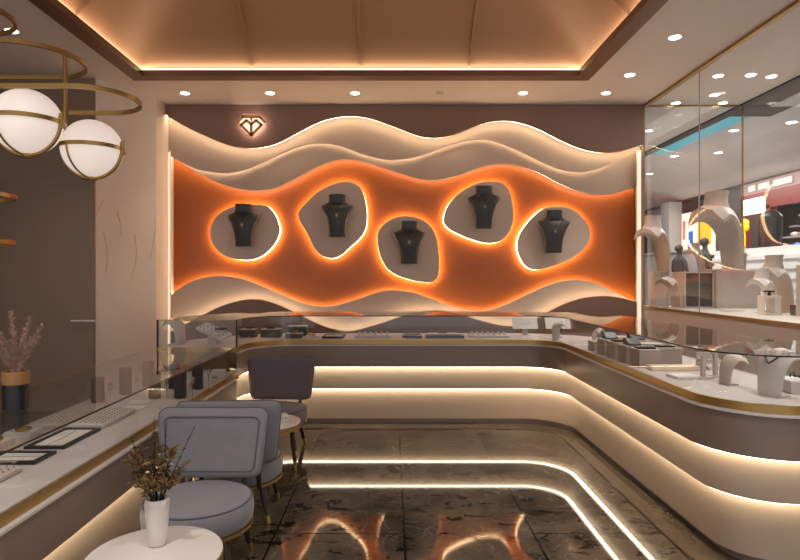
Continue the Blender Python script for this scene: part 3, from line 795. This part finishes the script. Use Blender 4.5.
def arch_chain(label, loc, h, rz, t0, t1, sw, m='black', r=.006, n=46, wk=1., th=.07):
    """bead chain lying on the outer face of such a stand"""
    pts = arch_pts(h); N = len(pts)-1; b = nb()
    for i in range(n+1):
        s = (i/n*2-1); tt = t0 + (t1-t0)*(1-abs(s)**1.8); k = tt*N; j = min(int(k), N-1); p = pts[j].lerp(pts[j+1], k-j)
        d = (pts[j+1]-pts[j]).normalized(); nn = Vector((d.z, 0, -d.x)); sw2 = s*sw
        q = p + Vector((0, sw2*arch_w(tt, h, wk), 0)) + nn*(th*h/2+r*.5) - nn*.16*h*sw2*sw2*tt
        sphere(b, q, r, 8, 5)
    return solo('bead_necklace', b, m, label, 'necklace', loc, rz, smooth=1.)
E = .0008
def deckpt(px, py, z=DZ):
    Y = (H-z)*F/(py-VY); return Vector(((px-VX)*Y/F, Y, z+E))

# --- long counter, back arm
p = deckpt(180, 346.2); YY = 5.42
p = Vector(((181-VX)*YY/F, YY, DZ+E))
arch_stand('ivory curved necklace stand with black chain at the left end of the long counter', p, .30, -.4, neck=False, wk=1.3)
arch_chain('black bead chain on the curved stand at the left end of the long counter', p, .30, -.4, .92, .62, .8, r=.005, n=60, wk=1.3)
# sloping ring tray
YY = 5.45; p = Vector(((214-VX)*YY/F, YY, DZ+E))
t = thing('sloping_tray', 'sloping ivory ring tray on a pedestal, right of the leftmost curved stand', 'jewellery tray', p, -.35)
b = nb(); box(b, -.05, .05, -.03, .04, 0, .09); obj('pedestal', b, 'stand', t)
b = nb(); tl = Matrix.Rotation(-.35, 4, 'Y') @ Matrix.Rotation(.35, 4, 'X'); box(b, -.15, .15, -.08, .08, -.012, .012); bmesh.ops.transform(b, matrix=Matrix.Translation((0, 0, .115)) @ Matrix.Rotation(.35, 4, 'Y') @ Matrix.Rotation(.3, 4, 'X'), verts=b.verts[:]); obj('tray', b, 'stand', t, bevel=.003)
b = nb()
for i in range(6):
    for j in range(3): sphere(b, (-.12+.045*i, -.05+.05*j, .018), .010, 8, 5)
bmesh.ops.transform(b, matrix=Matrix.Translation((0, 0, .115)) @ Matrix.Rotation(.35, 4, 'Y') @ Matrix.Rotation(.3, 4, 'X'), verts=b.verts[:]); o = obj('rings', b, 'silver', t, smooth=1.); o['kind'] = 'stuff'
b = nb(); tube(b, [(.05*math.cos(2*PI*i/20), .03*math.sin(2*PI*i/20), .01) for i in range(20)], .009, 8, True)
solo('bangle', b, 'black', 'black bangle at the upper end of the sloping ring tray', 'bangle', (p.x+.06, p.y+.02, p.z+.13), smooth=1.)
def X(px, Y): return (px-VX)*Y/F
block('dark fronted block with black beads, leftmost on the back arm', (X(247, 6.0), 6.08, DZ+E), (.16, .14, .085), 'darkbox')
jewel('black bead heap on the leftmost dark fronted block', (X(250, 6.05), 6.08, DZ+.087), 0, .05)
block('dark fronted block with black ring, second from the left', (X(270, 6.0), 6.08, DZ+E), (.20, .16, .088), 'darkbox')
jewel('flat black bangle on the second dark fronted block', (X(270, 6.05), 6.08, DZ+.090), 2, .045)
block('low dark fronted block with gold beads on it, third from the left', (X(294, 5.98), 6.0, DZ+E), (.17, .12, .05), 'darkbox')
jewel('heap of gold beads on the low dark fronted block', (X(294, 6.0), 6.0, DZ+.052), 0, .04, 'oldbrass')
block('tall dark fronted block behind the low gold beaded block', (X(298, 6.25), 6.25, DZ+E), (.20, .14, .105), 'darkbox')
jewel('thin silver ring standing on the tall dark fronted block', (X(304, 6.25), 6.25, DZ+.1065), 1, .022, 'silver')
card('flat white tray with gold chain right of the dark fronted blocks', (X(312, 6.05), 6.08, DZ+E), .12, .12, hh=.02)
jewel('gold bangle on the flat white tray right of the dark blocks', (X(312, 6.07), 6.08, DZ+.0215), 2, .032, 'gold')
frame_tray('black framed white tray, left of the first pegged tray on the back arm', (X(334, 6.05), 6.08, DZ+E), .22, .3, hh=.02)
peg_tray('ivory pegged tray left of centre on the back arm', (X(373, 6.05), 6.1, DZ+E), .38, .24, 6, 3, pegh=.024, stud='silver')
frame_tray('black framed white tray in the middle of the back arm', (X(412, 6.02), 6.05, DZ+E), .2, .22, hh=.028)
t = frame_tray('long black tray right of the middle of the back arm', (X(444.5, 6.0), 6.0, DZ+E), .39, .16, hh=.026)
card('small white card behind the left half of the long black tray', (X(433, 6.2), 6.2, DZ+E), .1, .07, hh=.03)
card('small white card behind the right half of the long black tray', (X(452, 6.2), 6.2, DZ+E), .11, .07, hh=.03)
peg_tray('ivory pegged tray right of centre on the back arm', (X(489, 6.05), 6.1, DZ+E), .42, .24, 7, 3, pegh=.024, stud='silver')
def easel(label, px, Y):
    t = thing('easel_card', label, 'display card', (X(px, Y), Y, DZ+E), 0, 'white easel cards on the back arm')
    b = nb(); box(b, -.04, .04, -.05, .05, 0, .008); obj('foot', b, 'white', t)
    b = nb(); box(b, -.025, .025, -.004, .012, .008, .09); obj('stem', b, 'mallgrey', t)
    b = nb(); box(b, -.135, .135, -.006, .006, 0, .13); bmesh.ops.transform(b, matrix=Matrix.Translation((0, -.02, .075)) @ Matrix.Rotation(-.5, 4, 'X'), verts=b.verts[:]); cd = obj('card', b, 'white', t)
    b = nb(); tube(b, [(.05*math.cos(a), -.0085, .07+.018*math.sin(a)) for a in [PI*1.1+i*.35 for i in range(12)]], .002, 5); bmesh.ops.transform(b, matrix=Matrix.Translation((0, -.02, .075)) @ Matrix.Rotation(-.5, 4, 'X'), verts=b.verts[:]); obj('chain', b, 'silver', cd)
easel('white tilted easel card, left of the pair by the counter corner', 525, 6.22)
easel('white tilted easel card, right of the pair by the counter corner', 558, 6.22)
card('flat white card in front of the left easel card', (X(526, 5.98), 5.98, DZ+E), .13, .07)
card('flat white card in front of the right easel card', (X(546, 5.98), 5.98, DZ+E), .12, .07)
t = thing('flower_ornament', 'black starry flower ornament on a small stem by the counter corner', 'ornament', (X(560, 6.0), 6.0, DZ+E))
b = nb(); lathe(b, [(.03, 0), (.03, .006)], n=20); lathe(b, [(.004, .006), (.004, .07)], n=8); obj('stem', b, 'silver', t)
b = nb()
for k in range(9):
    a = 2*PI*k/9; c = Vector((.022*math.cos(a), -.006, .085+.022*math.sin(a))); tube(b, [(0, -.006, .085), c*1.0], .006, 6, r1=.003)
    sphere(b, (c.x*1.1, c.y, .085+(c.z-.085)*1.1), .006, 6, 4)
obj('petals', b, 'black', t)
arch_stand('pale grey curved necklace stand at the inner corner of the long counter', (1.62, 5.75, DZ+E), .23, PI*.55, neck=False)
arch_stand('ivory low curved necklace stand just right of the inner corner', (1.86, 5.35, DZ+E), .2, PI*.75, neck=False)
# --- right arm: blocks in two rows
ords = ['nearest', 'second nearest', 'third nearest', 'farthest']
for i, Y in enumerate((4.08, 4.30, 4.52, 4.74)):
    block('%s taupe block in the front row of the right arm' % ords[i], (1.78, Y, DZ+E), (.15, .165, .125), 'taupe')
for i, Y in enumerate((4.26, 4.51, 4.76, 5.01)):
    block('%s taupe block in the back row of the right arm' % ords[i], (2.0, Y, DZ+E), (.18, .17, .115), 'taupe')
block('low taupe block at the far end of the front row on the right arm', (1.77, 4.97, DZ+E), (.13, .15, .08), 'taupe')
jewel('black wedge ring holder on the second nearest front block', (1.78, 4.30, DZ+.127), 3, .055, 'black')
jewel('black wedge ring holder on the farthest front block', (1.78, 4.74, DZ+.127), 3, .055, 'black')
jewel('black wedge ring holder on the third nearest back block', (2.0, 4.76, DZ+.117), 3, .06, 'black')
b = nb(); box(b, -.06, .06, -.04, .04, 0, .012); solo('watch_pad', b, 'black', 'flat black pad on the nearest front block of the right arm', 'pad', (1.78, 4.08, DZ+.127))
b = nb(); box(b, -.06, .06, -.04, .04, 0, .012); solo('watch_pad', b, 'black', 'flat black pad on the third nearest front block of the right arm', 'pad', (1.78, 4.52, DZ+.127))
b = nb(); box(b, -.06, .06, -.04, .04, 0, .012); solo('watch_pad', b, 'black', 'flat black pad on the nearest back block of the right arm', 'pad', (2.0, 4.26, DZ+.117))
b = nb(); box(b, -.16, .16, -.05, .05, 0, .03); solo('flat_tray', b, mat('cream felt', (232, 210, 184), .8), 'flat cream tray in front of the nearest taupe blocks', 'jewellery tray', (1.90, 3.93, DZ+E), bevel=.004)
t = thing('ring_rack', 'small ivory rack of silver rings behind the cream tray', 'ring holder', (2.2, 3.98, DZ+E), .4)
b = nb(); loft(b, [[(x, -.05, 0), (x, .06, 0), (x, .06, .085), (x, -.04, .02)] for x in (-.09, .09)]); obj('wedge', b, 'stand', t)
b = nb()
for i in range(4):
    for j in range(2): tube(b, [(-.06+.04*i+.012*math.cos(a), -.01+.04*j, .05+.03*j+.012*math.sin(a)) for a in [2*PI*k/12 for k in range(12)]], .0025, 5, True)
o = obj('rings', b, 'silver', t); o['kind'] = 'stuff'
for (x, y, hgt, lb) in ((1.93, 3.60, .16, 'left'), (2.04, 3.66, .19, 'right')):
    t = thing('earring_stand', '%s of two slim ivory earring stands beside the curved stand' % lb, 'earring stand', (x, y, DZ+E), .2, 'slim earring stands on the right arm')
    b = nb(); box(b, -.05, .05, -.04, .04, 0, .012); obj('foot', b, 'stand', t)
    b = nb(); box(b, -.012, .012, -.01, .01, .012, hgt); obj('post', b, 'stand', t)
    b = nb(); box(b, -.05, .05, -.006, .006, hgt-.03, hgt); obj('crossbar', b, 'stand', t)
    b = nb()
    for sx in (-.035, .035): tube(b, [(sx+.010*math.cos(a), -.009, hgt-.045+.016*math.sin(a)) for a in [2*PI*k/12 for k in range(12)]], .0025, 5, True)
    obj('earrings', b, 'silver', t)
card('flat ivory pad with a silver ring before the earring stands', (1.82, 3.62, DZ+E), .16, .12, .1, hh=.018)
arch_stand('ivory curved stand left of the large bead necklace stand', (1.95, 3.40, DZ+E), 0.22, PI+.15, neck=False, wk=1.3)
arch_stand('large ivory curved stand wearing a black bead necklace, at the counter bend', (1.99, 3.06, DZ+E), .31, PI+.35, neck=False, wk=1.35)
arch_chain('black bead necklace draped on the large curved stand at the counter bend', (1.99, 3.06, DZ+E), .31, PI+.35, .9, .42, .85, r=.005, wk=1.35)
block('low pale box with black brooches, right of the large curved stand', (2.33, 3.17, DZ+E), (.36, .18, .07), 'stand', 'white', rz=-.15, group='display blocks in the long counter')
for i, (x, y, lb) in enumerate(((2.22, 3.17, 'left'), (2.37, 3.13, 'right'))):
    b = nb()
    for k in range(12):
        a = rnd.uniform(0, 6.28); tube(b, [(0, 0, .012), (.04*math.cos(a), .03*math.sin(a), .012+rnd.uniform(0, .02))], .003, 5); sphere(b, (.04*math.cos(a), .03*math.sin(a), .012+rnd.uniform(0, .018)), .006, 6, 4)
    solo('brooch', b, 'black', '%s black twig brooch on the low pale box' % lb, 'brooch', (x, y, DZ+.072))
# --- low left counter
for i, (x, Y, lb) in enumerate(((-1.665, 4.07, 'dark walnut pillar stand, nearest of the group in the low counter'), (-1.485, 4.07, 'dark walnut pillar stand nearest the chairs in the low counter'), (-1.475, 4.40, 'dark walnut pillar stand farthest along the chair side'), (-1.66, 4.42, 'dark walnut pillar stand in the middle of the group'), (-1.93, 4.2, 'dark walnut pillar stand at the back, near the wall'), (-1.90, 4.52, 'dark walnut pillar stand farthest at the back of the case'), (-2.0, 3.94, 'dark walnut pillar stand leftmost at the back of the case'))):
    t = thing('pillar_stand', lb, 'bracelet stand', (x, Y, LZ+E), 0, 'walnut pillar stands in the low counter'); hgt = .19 if i < 6 else .165
    b = nb(); lathe(b, [(.039, 0), (.042, .004), (.042, hgt-.004), (.039, hgt)], n=24); obj('pillar', b, 'darkwood', t, smooth=.6)
    b = nb(); tube(b, [(.03, 0, hgt*.72), (.10, 0, hgt*.72)], .006, 8); obj('arm', b, 'silver', t)
    b = nb(); tube(b, [(.085, 0, hgt*.72), (.085, 0, .004)], .003, 8); obj('prop', b, 'silver', t)
    b = nb(); tube(b, [(.085, .026*math.cos(a), hgt*.72-.018+.026*math.sin(a)) for a in [2*PI*k/20 for k in range(20)]], .004, 6, True)
    solo('bracelet', b, 'silver', 'silver bracelet on the ' + lb.replace(' in the low counter','').replace(' of the case','').replace(' of the group',''), 'bracelet', (x, Y, LZ+E), smooth=1.)
def lp(px, py): return deckpt(px, py, LZ)
card('white card with gold ring, farther of two beside the walnut pillars', lp(139, 403), .13, .09)
card('white card, nearer of two beside the walnut pillars', lp(134, 408.5), .13, .1)
for i, (px, py, s, hh, lb) in enumerate(((222, 377, (.10, .10), .06, 'white box at the far end of the low counter, nearest the trim'), (208, 381, (.09, .08), .05, 'white box behind the brass dish at the far end'), (200, 386, (.10, .06), .03, 'low pale box beside the farthest walnut pillar'))):
    q = lp(px, py); block(lb, (q.x-.03, q.y, q.z), (*s, hh), 'white', 'white', group='white boxes at the far end of the low counter')
jewel('gold bangle lying between the white boxes at the far end', lp(213, 379)+Vector((0, .08, 0)), 2, .035, 'gold')
peg_tray('large ivory tray dotted with dark ear studs in the low counter', (-1.82, 3.445, LZ+E), .42, .40, 13, 11, pegs=False)
frame_tray('black framed tray with a chain, farther of two in the low counter', (-1.71, 3.03, LZ+E), .36, .2, PI/2)
frame_tray('black framed tray at the frame edge, nearer of two in the low counter', (-1.80, 2.70, LZ+E), .38, .17)
peg_tray('ivory stud tray nearest the viewer in the low counter', (-1.80, 2.37, LZ+E), .38, .32, 12, 9, pegs=False)
for x, y, lb in ((-1.97, 3.10, 'farther'), (-1.99, 2.9, 'nearer')):
    card('%s pale block with a gold bangle in the low counter' % lb, (x, y, LZ+E), .14, .12, hh=.03, group='pale blocks with gold bangles')
    jewel('gold bangle on the %s pale block in the low counter' % lb, (x, y, LZ+.0315), 2, .035, 'gold')

# ------------------------------------------------------------------ shop window display
PZ = 1.125
def pane(parent, x0, x1, y0, y1, z0, z1): 
    b = nb(); box(b, x0, x1, y0, y1, z0, z1); obj('pane', b, 'shopglass', parent)
b = nb(); box(b, GX, GX+.01, 6.176, 6.184, PZ, CZ-.03); win = struct('window_1', b, 'mallgrey')
for y0, y1 in ((6.19, 7.65), (4.2, 6.17), (2.2, 4.19), (-1.5, 2.19)): pane(win, GX, GX+.01, y0, y1, PZ+.001, CZ-.031)
b = nb(); box(b, OX-.006, OX+.01, 7.49, 7.508, PZ, CZ-.03); box(b, GX+.03, OX-.008, 7.49, 7.505, CZ-.022, CZ-.002)
win2 = struct('window_2', b, 'brass')
pane(win2, GX+.03, OX-.008, 7.493, 7.503, PZ+.001, CZ-.023); pane(win2, OX, OX+.01, -1.5, 7.488, PZ+.001, CZ-.03)
def plinth(label, x0, x1, y0, y1, z1, open_front=True, m='stand'):
    t = thing('display_cube', label, 'display cube', ((x0+x1)/2, (y0+y1)/2, PZ+E), 0, 'display cubes in the shop window'); k = .018
    b = nb(); box(b, x0, x1, y0+.02, y1, PZ+E, z1); obj('shell', b, m, t, world=True)
    b = nb()
    for a in ((x0, x0+k, PZ+E, z1), (x1-k, x1, PZ+E, z1), (x0+k, x1-k, z1-k, z1), (x0+k, x1-k, PZ+E, PZ+k)): box(b, a[0], a[1], y0, y0+.02, a[2], a[3])
    obj('rim', b, m, t, world=True)
    b = nb(); box(b, x0+k, x1-k, y0+.012, y0+.0195, PZ+k, z1-k); obj('front', b, 'darkbox' if open_front else m, t, world=True)
    return z1
cz = plinth('dark fronted display cube under the tallest stand in the shop window', 3.53, 3.89, 7.0, 7.3, 1.565)
plinth('pale display cube right of the dark fronted cube in the shop window', 3.895, 4.42, 6.95, 7.32, 1.57, False)
plinth('pale display cube at the left end of the shop window', 3.30, 3.50, 7.32, 7.47, 1.57, False)
arch_stand('tallest ivory curved stand, on the dark fronted cube', (4.16, 7.08, 1.571+E), .98, .2, group='curved stands in the shop window', th=.12)
arch_stand('ivory curved stand at the left end of the shop window', (3.47, 7.40, 1.57+E), .72, .3, foot=False, group='curved stands in the shop window')
arch_stand('small ivory curved stand on the platform left of the dark fronted cube', (3.44, 7.02, PZ+E), .47, .3, group='curved stands in the shop window', neck=False)
arch_stand('ivory curved stand behind the dark fronted cube', (3.84, 7.2, 1.57+E), .36, .2, foot=False, group='curved stands in the shop window')
arch_stand('broad ivory stand on the right edge of the pale cube', (4.36, 7.24, 1.571+E), .32, .9, foot=False, group='curved stands in the shop window')
arch_stand('white curved stand standing before the pale cube', (3.92, 5.98, PZ+E), .47, .1, 'white', group='curved stands in the shop window')
arch_stand('large pale curved stand behind the white one in the shop window', (4.22, 6.2, PZ+E), .62, .1, group='curved stands in the shop window')
card('flat white plate on the platform before the pale cube', (3.72, 6.35, PZ+E), .22, .12, hh=.02, group='plates in the shop window')
t = thing('perfume_stand', 'small white open stand with black ornament before the white curved stand', 'stand', (3.74, 5.75, PZ+E))
b = nb(); box(b, -.085, .085, -.06, .06, 0, .02); box(b, -.085, .085, -.06, .06, .17, .19); box(b, .02, .085, -.05, .05, .02, .17); box(b, -.085, -.075, -.05, .05, .02, .17); obj('box_frame', b, 'white', t)
b = nb(); lathe(b, [(.018, .19), (.012, .225)], n=12); box(b, -.05, .05, -.008, .008, .225, .24); obj('ornament', b, 'black', t)
for i, (x, hh) in enumerate(((3.945, .10), (4.035, .15))):
    b = nb(); box(b, -.04, .04, -.04, .04, 0, hh); solo('crystal_block', b, glass('smoky crystal %d' % i, (150, 145, 142), .12, .05), '%s smoky crystal block beside the white curved stand' % ('shorter', 'taller')[i], 'ornament', (x, 5.65, PZ+E))
plinth('brown fronted display cube at the right edge of the shop window', 3.90, 4.3, 5.3, 5.6, 1.615)

# ------------------------------------------------------------------ the mall beyond
MX = 7.9; MZ = 3.9
b = nb(); box(b, OX+.06, 14, -1.5, 30, .55, .6); box(b, -2, OX+.06, 8.0, 30, .55, .6); struct('floor_mall', b, 'mallgrey')
b = nb(); box(b, OX+.1, MX+6, -1.5, 30, MZ, MZ+.1); struct('ceiling_mall', b, 'mallwhite')
b = nb(); box(b, GX, OX-.05, 7.91, 30, CZ, CZ+.08); struct('ceiling_beyond', b, 'ceil')
b = nb(); box(b, OX-.05, OX+.1, -1.5, 13, CZ-.02, MZ+.1); struct('trim_6', b, 'malldark')
b = nb(); box(b, -2, 14, 29, 29.3, .6, MZ); struct('wall_mall_end', b, 'mallgrey')
b = nb(); box(b, 13.9, 14, -1.5, 29, .6, MZ); struct('wall_mall_side', b, 'mallgrey')
b = nb(); box(b, GX-.1, GX, 7.95, 29, .6, CZ+.08); struct('wall_mall_left', b, 'mallgrey')
b = nb(); box(b, MX, MX+.3, 6, 29, 3.55, MZ); struct('trim_7', b, 'malldark')
b = nb(); box(b, OX+.1, OX+.75, -1.5, 8.1, MZ-.16, MZ-.001); struct('trim_8', b, 'malldark')
b = nb(); box(b, OX+.12, OX+.62, 8.2, 10.9, MZ-.1, MZ-.001); solo('light_panel', b, 'teal', 'long teal light panel in the mall ceiling beyond the window', 'light panel')
# curved white soffit along the facing shops
b = nb(); rings = []
for Y in (6, 29):
    rings.append([(6.6+1.3*t, Y, MZ-.002-.30*(t**2)) for t in [i/10 for i in range(11)]] + [(7.9, Y, MZ-.0015)])
loft(b, rings); struct('trim_9', b, 'mallwhite', smooth=.5)
def fy(px): return MX*F/(px-VX)
def fz(py, Y): return H-(py-VY)*Y/F
# red shop
t = thing('red_shop_front', 'red shop front with lit white sign seen through the right window', 'shop front', (MX, 12.2, .6))
ya, yb = fy(803), fy(743)
b = nb(); box(b, MX-.05, MX+.1, ya-1, yb, 2.95, 3.3); box(b, MX-.05, MX+.1, yb-.12, yb, .6, 3.3); box(b, MX-.05, MX+.1, fy(772), fy(772)+.14, .6, 3.0); obj('red_frame', b, 'mallred', t, world=True)
b = nb(); box(b, MX-.04, MX+.1, ya-1, yb, 3.301, 3.548); obj('upper_fascia', b, mat('mauve fascia', (150, 124, 124), .5), t, world=True)
for p0, p1 in ((751, 758), (761, 772), (776, 795)):
    b = nb(); box(b, MX-.06, MX-.041, fy(p1), fy(p0), 3.36, 3.49); obj('fascia_panel', b, 'mallwhite', t, world=True)
b = nb(); box(b, MX-.09, MX-.055, fy(768), fy(746.5), 2.86, 3.2); obj('sign_panel', b, 'signwhite', t, world=True)
b = nb(); box(b, MX-.1, MX-.091, fy(753), fy(749), 3.08, 3.1); obj('sign_mark', b, 'blue', t, world=True)
b = nb(); box(b, MX-.02, MX+2.5, ya-1, yb, .6, .62); box(b, MX+2.4, MX+2.5, ya-1, yb+1, .62, 3.5); obj('shop_back', b, mat('dark red shop wall', (92, 46, 46), .6), t, world=True)
for i, (x, z0) in enumerate(((MX+.5, 2.1), (MX+.7, 2.35), (MX+.9, 2.6), (MX+1.1, 2.85))):
    b = nb(); box(b, x, x+.25, ya-.6, yb-.2, z0, z0+.03); obj('shelf', b, 'mallwhite', t, world=True)
GOODS = ['pink', 'redgoods', 'mallwhite', 'black', 'blue', 'magenta']
for i in range(44):
    lv_ = i % 4; Y = ya-.4+(yb-ya)*1.0*(i//4)/10.5; s = .05+.015*((i*7) % 3)
    b = nb(); sphere(b, (0, 0, s*.6), s, 8, 6, (1, 1.1, .6)); o = solo('shop_goods', b, GOODS[(i*5+lv_) % 6], 'small blurred goods crowding the shelves of the red shop', 'goods', (MX+.62+.2*lv_, Y, (2.131, 2.381, 2.631, 2.881)[lv_]), group='goods in the red shop')
b = nb(); box(b, MX+.3, MX+.34, fy(803), fy(793), 2.75, 3.05); solo('video_screen', b, 'screen', 'bluish lit screen inside the red shop', 'screen')
b = nb(); lathe(b, [(.10, 0), (.16, .05), (.19, .5), (.2, .75), (.12, .85), (.06, .88)], n=20); solo('handbag_display', b, 'black', 'tall black figure-like display before the red shop', 'display', (7.55, 11.55, 1.95), smooth=.7)
b = nb(); lathe(b, [(.2, 0), (.2, 1.35)], n=20); solo('pedestal', b, 'mallwhite', 'white pedestal under the tall black display', 'pedestal', (7.55, 11.55, .6))
b = nb(); 
for k in range(5): sphere(b, (.0, .07*math.cos(2*PI*k/5), .07*math.sin(2*PI*k/5)), .08, 12, 8, (.4, 1, 1))
sphere(b, (-.01, 0, 0), .08, 12, 8, (.4, 1, 1)); box(b, -.012, .012, -.012, .012, -.9, -.05)
solo('yellow_flower_sign', b, 'yellow', 'yellow flower-shaped sign beside the red shop', 'sign', (7.3, fy(746)-.95, 2.56), smooth=1.)
# pale partition before the shops
t = thing('slatted_partition', 'low white slatted partition behind the shop window display', 'partition', (7.0, 11.4, .6))
b = nb(); box(b, 7.0, 7.06, 9.4, 12.6, .6, 2.06); obj('panel', b, 'mallwhite', t, world=True)
for k in range(7):
    b = nb(); box(b, 6.96, 7.0, 9.4, 12.6, .75+.18*k, .83+.18*k); obj('slat', b, 'mallwhite', t, world=True)
# poster, column, magenta shop
t = thing('lit_poster', 'amber lit poster with blue and pale shapes beyond the tallest stand', 'poster', (MX-.06, 14.9, 2.1))
b = nb(); box(b, MX-.06, MX, fy(716), fy(684), 2.05, 3.2); obj('light_box', b, 'lightboxpale', t, world=True)
b = nb(); box(b, MX-.068, MX-.061, fy(714), fy(700), 2.3, 3.05); obj('amber_shape', b, 'lightbox', t, world=True)
b = nb(); box(b, MX-.068, MX-.061, fy(695.5), fy(690), 2.12, 2.7); obj('blue_shape', b, 'blue', t, world=True)
b = nb(); box(b, MX-.068, MX-.061, fy(688), fy(685), 2.5, 3.0); obj('pink_shape', b, 'pink', t, world=True)
b = nb(); box(b, MX-.02, MX+.3, fy(745), fy(716.5), .6, 3.54); struct('wall_mall_shops', b, 'malldark')
b = nb(); box(b, 7.55, 7.9, fy(682), fy(673), .6, MZ-.35); struct('trim_10', b, 'mallgrey')
t = thing('magenta_shop_front', 'shop front with magenta sign left of the grey column', 'shop front', (MX, 17.3, .6))
b = nb(); box(b, MX+.05, MX+.1, fy(672), fy(646), .6, 3.54); obj('shop_back', b, 'mallgrey', t, world=True)
b = nb(); box(b, MX-.02, MX+.04, fy(672), fy(656), 2.78, 3.28); obj('sign_panel', b, 'magenta', t, world=True)
b = nb(); box(b, MX-.02, MX+.04, fy(668), fy(664), 2.3, 2.7); obj('red_case', b, 'redgoods', t, world=True)
b = nb(); box(b, 7.2, 7.6, 14.0, 20., .6, 2.12); box(b, 7.15, 7.65, 14.0, 20., 2.12, 2.17); solo('shop_counter', b, 'mallgrey', 'long grey counter before the magenta shop', 'counter')

def person(loc, hgt, rz, label):
    t = thing('person', label, 'person', loc, rz)
    k = hgt/1.7
    J = [(0, 0, .92), (0, 0, 1.1), (0, .0, 1.3), (0, .0, 1.42), (0, -.01, 1.5), (0, -.015, 1.62), (.16, 0, 1.36), (.21, -.02, 1.1), (.19, -.16, .95), (-.16, 0, 1.36), (-.21, -.02, 1.1), (-.19, -.16, .95), (.09, 0, .86), (.1, -.01, .48), (.1, .02, .06), (.1, -.12, .03), (-.09, 0, .86), (-.1, -.01, .48), (-.1, .02, .06), (-.1, -.12, .03)]
    Ed = [(0, 1), (1, 2), (2, 3), (3, 4), (4, 5), (3, 6), (6, 7), (7, 8), (3, 9), (9, 10), (10, 11), (0, 12), (12, 13), (13, 14), (14, 15), (0, 16), (16, 17), (17, 18), (18, 19)]
    rad = [.14, .13, .15, .10, .05, .095, .06, .045, .035, .06, .045, .035, .09, .06, .045, .035, .09, .06, .045, .035]
    me = bpy.data.meshes.new('body'); me.from_pydata([tuple(c*k for c in p) for p in J], Ed, [])
    o = bpy.data.objects.new('body', me); C.objects.link(o); o.parent = t
    s = o.modifiers.new('skin', 'SKIN')
    for i, r in enumerate(rad):
        me.skin_vertices[0].data[i].radius = (r*k, r*k*.8); 
    me.skin_vertices[0].data[0].use_root = True
    o.modifiers.new('sub', 'SUBSURF').levels = 1; o.modifiers['sub'].render_levels = 1
    me.materials.append(M['darkcloth'])
    b = nb(); sphere(b, (0, .01*k, 1.665*k), .1*k, 14, 10, (.95, 1.05, 1.0)); obj('hair', b, 'hair', t, smooth=2)
try:
    person((7.0, fy(706)-1.6, .6), 1.72, PI/2, 'person in dark clothes standing before the amber lit poster')
    person((6.9, fy(676)-2.2, .6), 1.62, PI/2+.4, 'person in dark clothes standing near the grey mall column')
except Exception as ex: print('person', ex)
for i, (x, y) in enumerate(((5.6, 9.5), (6.2, 9.0), (5.6, 11.5), (6.3, 11.2), (6.0, 13.5), (5.5, 8.2), (6.1, 7.8))):
    downlight(x, y, 'small bright downlight in the white mall ceiling beyond the window', z=MZ, spot=False, group='mall ceiling downlights', r=.07)
for x, y in ((3.9, 8.8), (4.1, 10.5), (3.75, 9.6)):
    downlight(x, y, 'small downlight in the ceiling just beyond the end glass', spot=False, group='downlights beyond the end glass', r=.05)
area('mall_ceiling_light', (6.2, 11, MZ-.12), (0, 0, 0), 2.0, 330, (1, .95, .9), 9)
area('mall_shop_light', (9.2, 12, 3.4), (0, 0, 0), 1.5, 70, (1, .93, .88), 3)
area('window_display_light', (3.95, 6.0, CZ-.02), (0, 0, 0), .5, 14, (1, .92, .84), 3)

# ------------------------------------------------------------------ world, camera
wd = bpy.data.worlds.new('World'); bpy.context.scene.world = wd; wd.use_nodes = True
bg = wd.node_tree.nodes['Background']; bg.inputs[0].default_value = (*lin((210, 208, 212)), 1); bg.inputs[1].default_value = 1.0
cam = bpy.data.cameras.new('Camera'); cam.sensor_width = 36; cam.lens = 36*F/800; cam.shift_x = 8/800; cam.shift_y = -3/800; cam.clip_start = .05
co = bpy.data.objects.new('Camera', cam); C.objects.link(co); co.location = (0, 0, H); co.rotation_euler = (PI/2, 0, 0)
sc = bpy.context.scene; sc.camera = co
sc.view_settings.view_transform = 'Standard'; sc.view_settings.look = 'None'; sc.view_settings.gamma = 1; sc.view_settings.exposure = .6
sc.view_settings.use_curve_mapping = False
cy = sc.cycles
cy.max_bounces = 8; cy.diffuse_bounces = 4; cy.glossy_bounces = 5; cy.transmission_bounces = 6; cy.transparent_max_bounces = 24
cy.caustics_reflective = False; cy.caustics_refractive = False; cy.sample_clamp_indirect = 4.; cy.blur_glossy = .3
cy.use_denoising = True
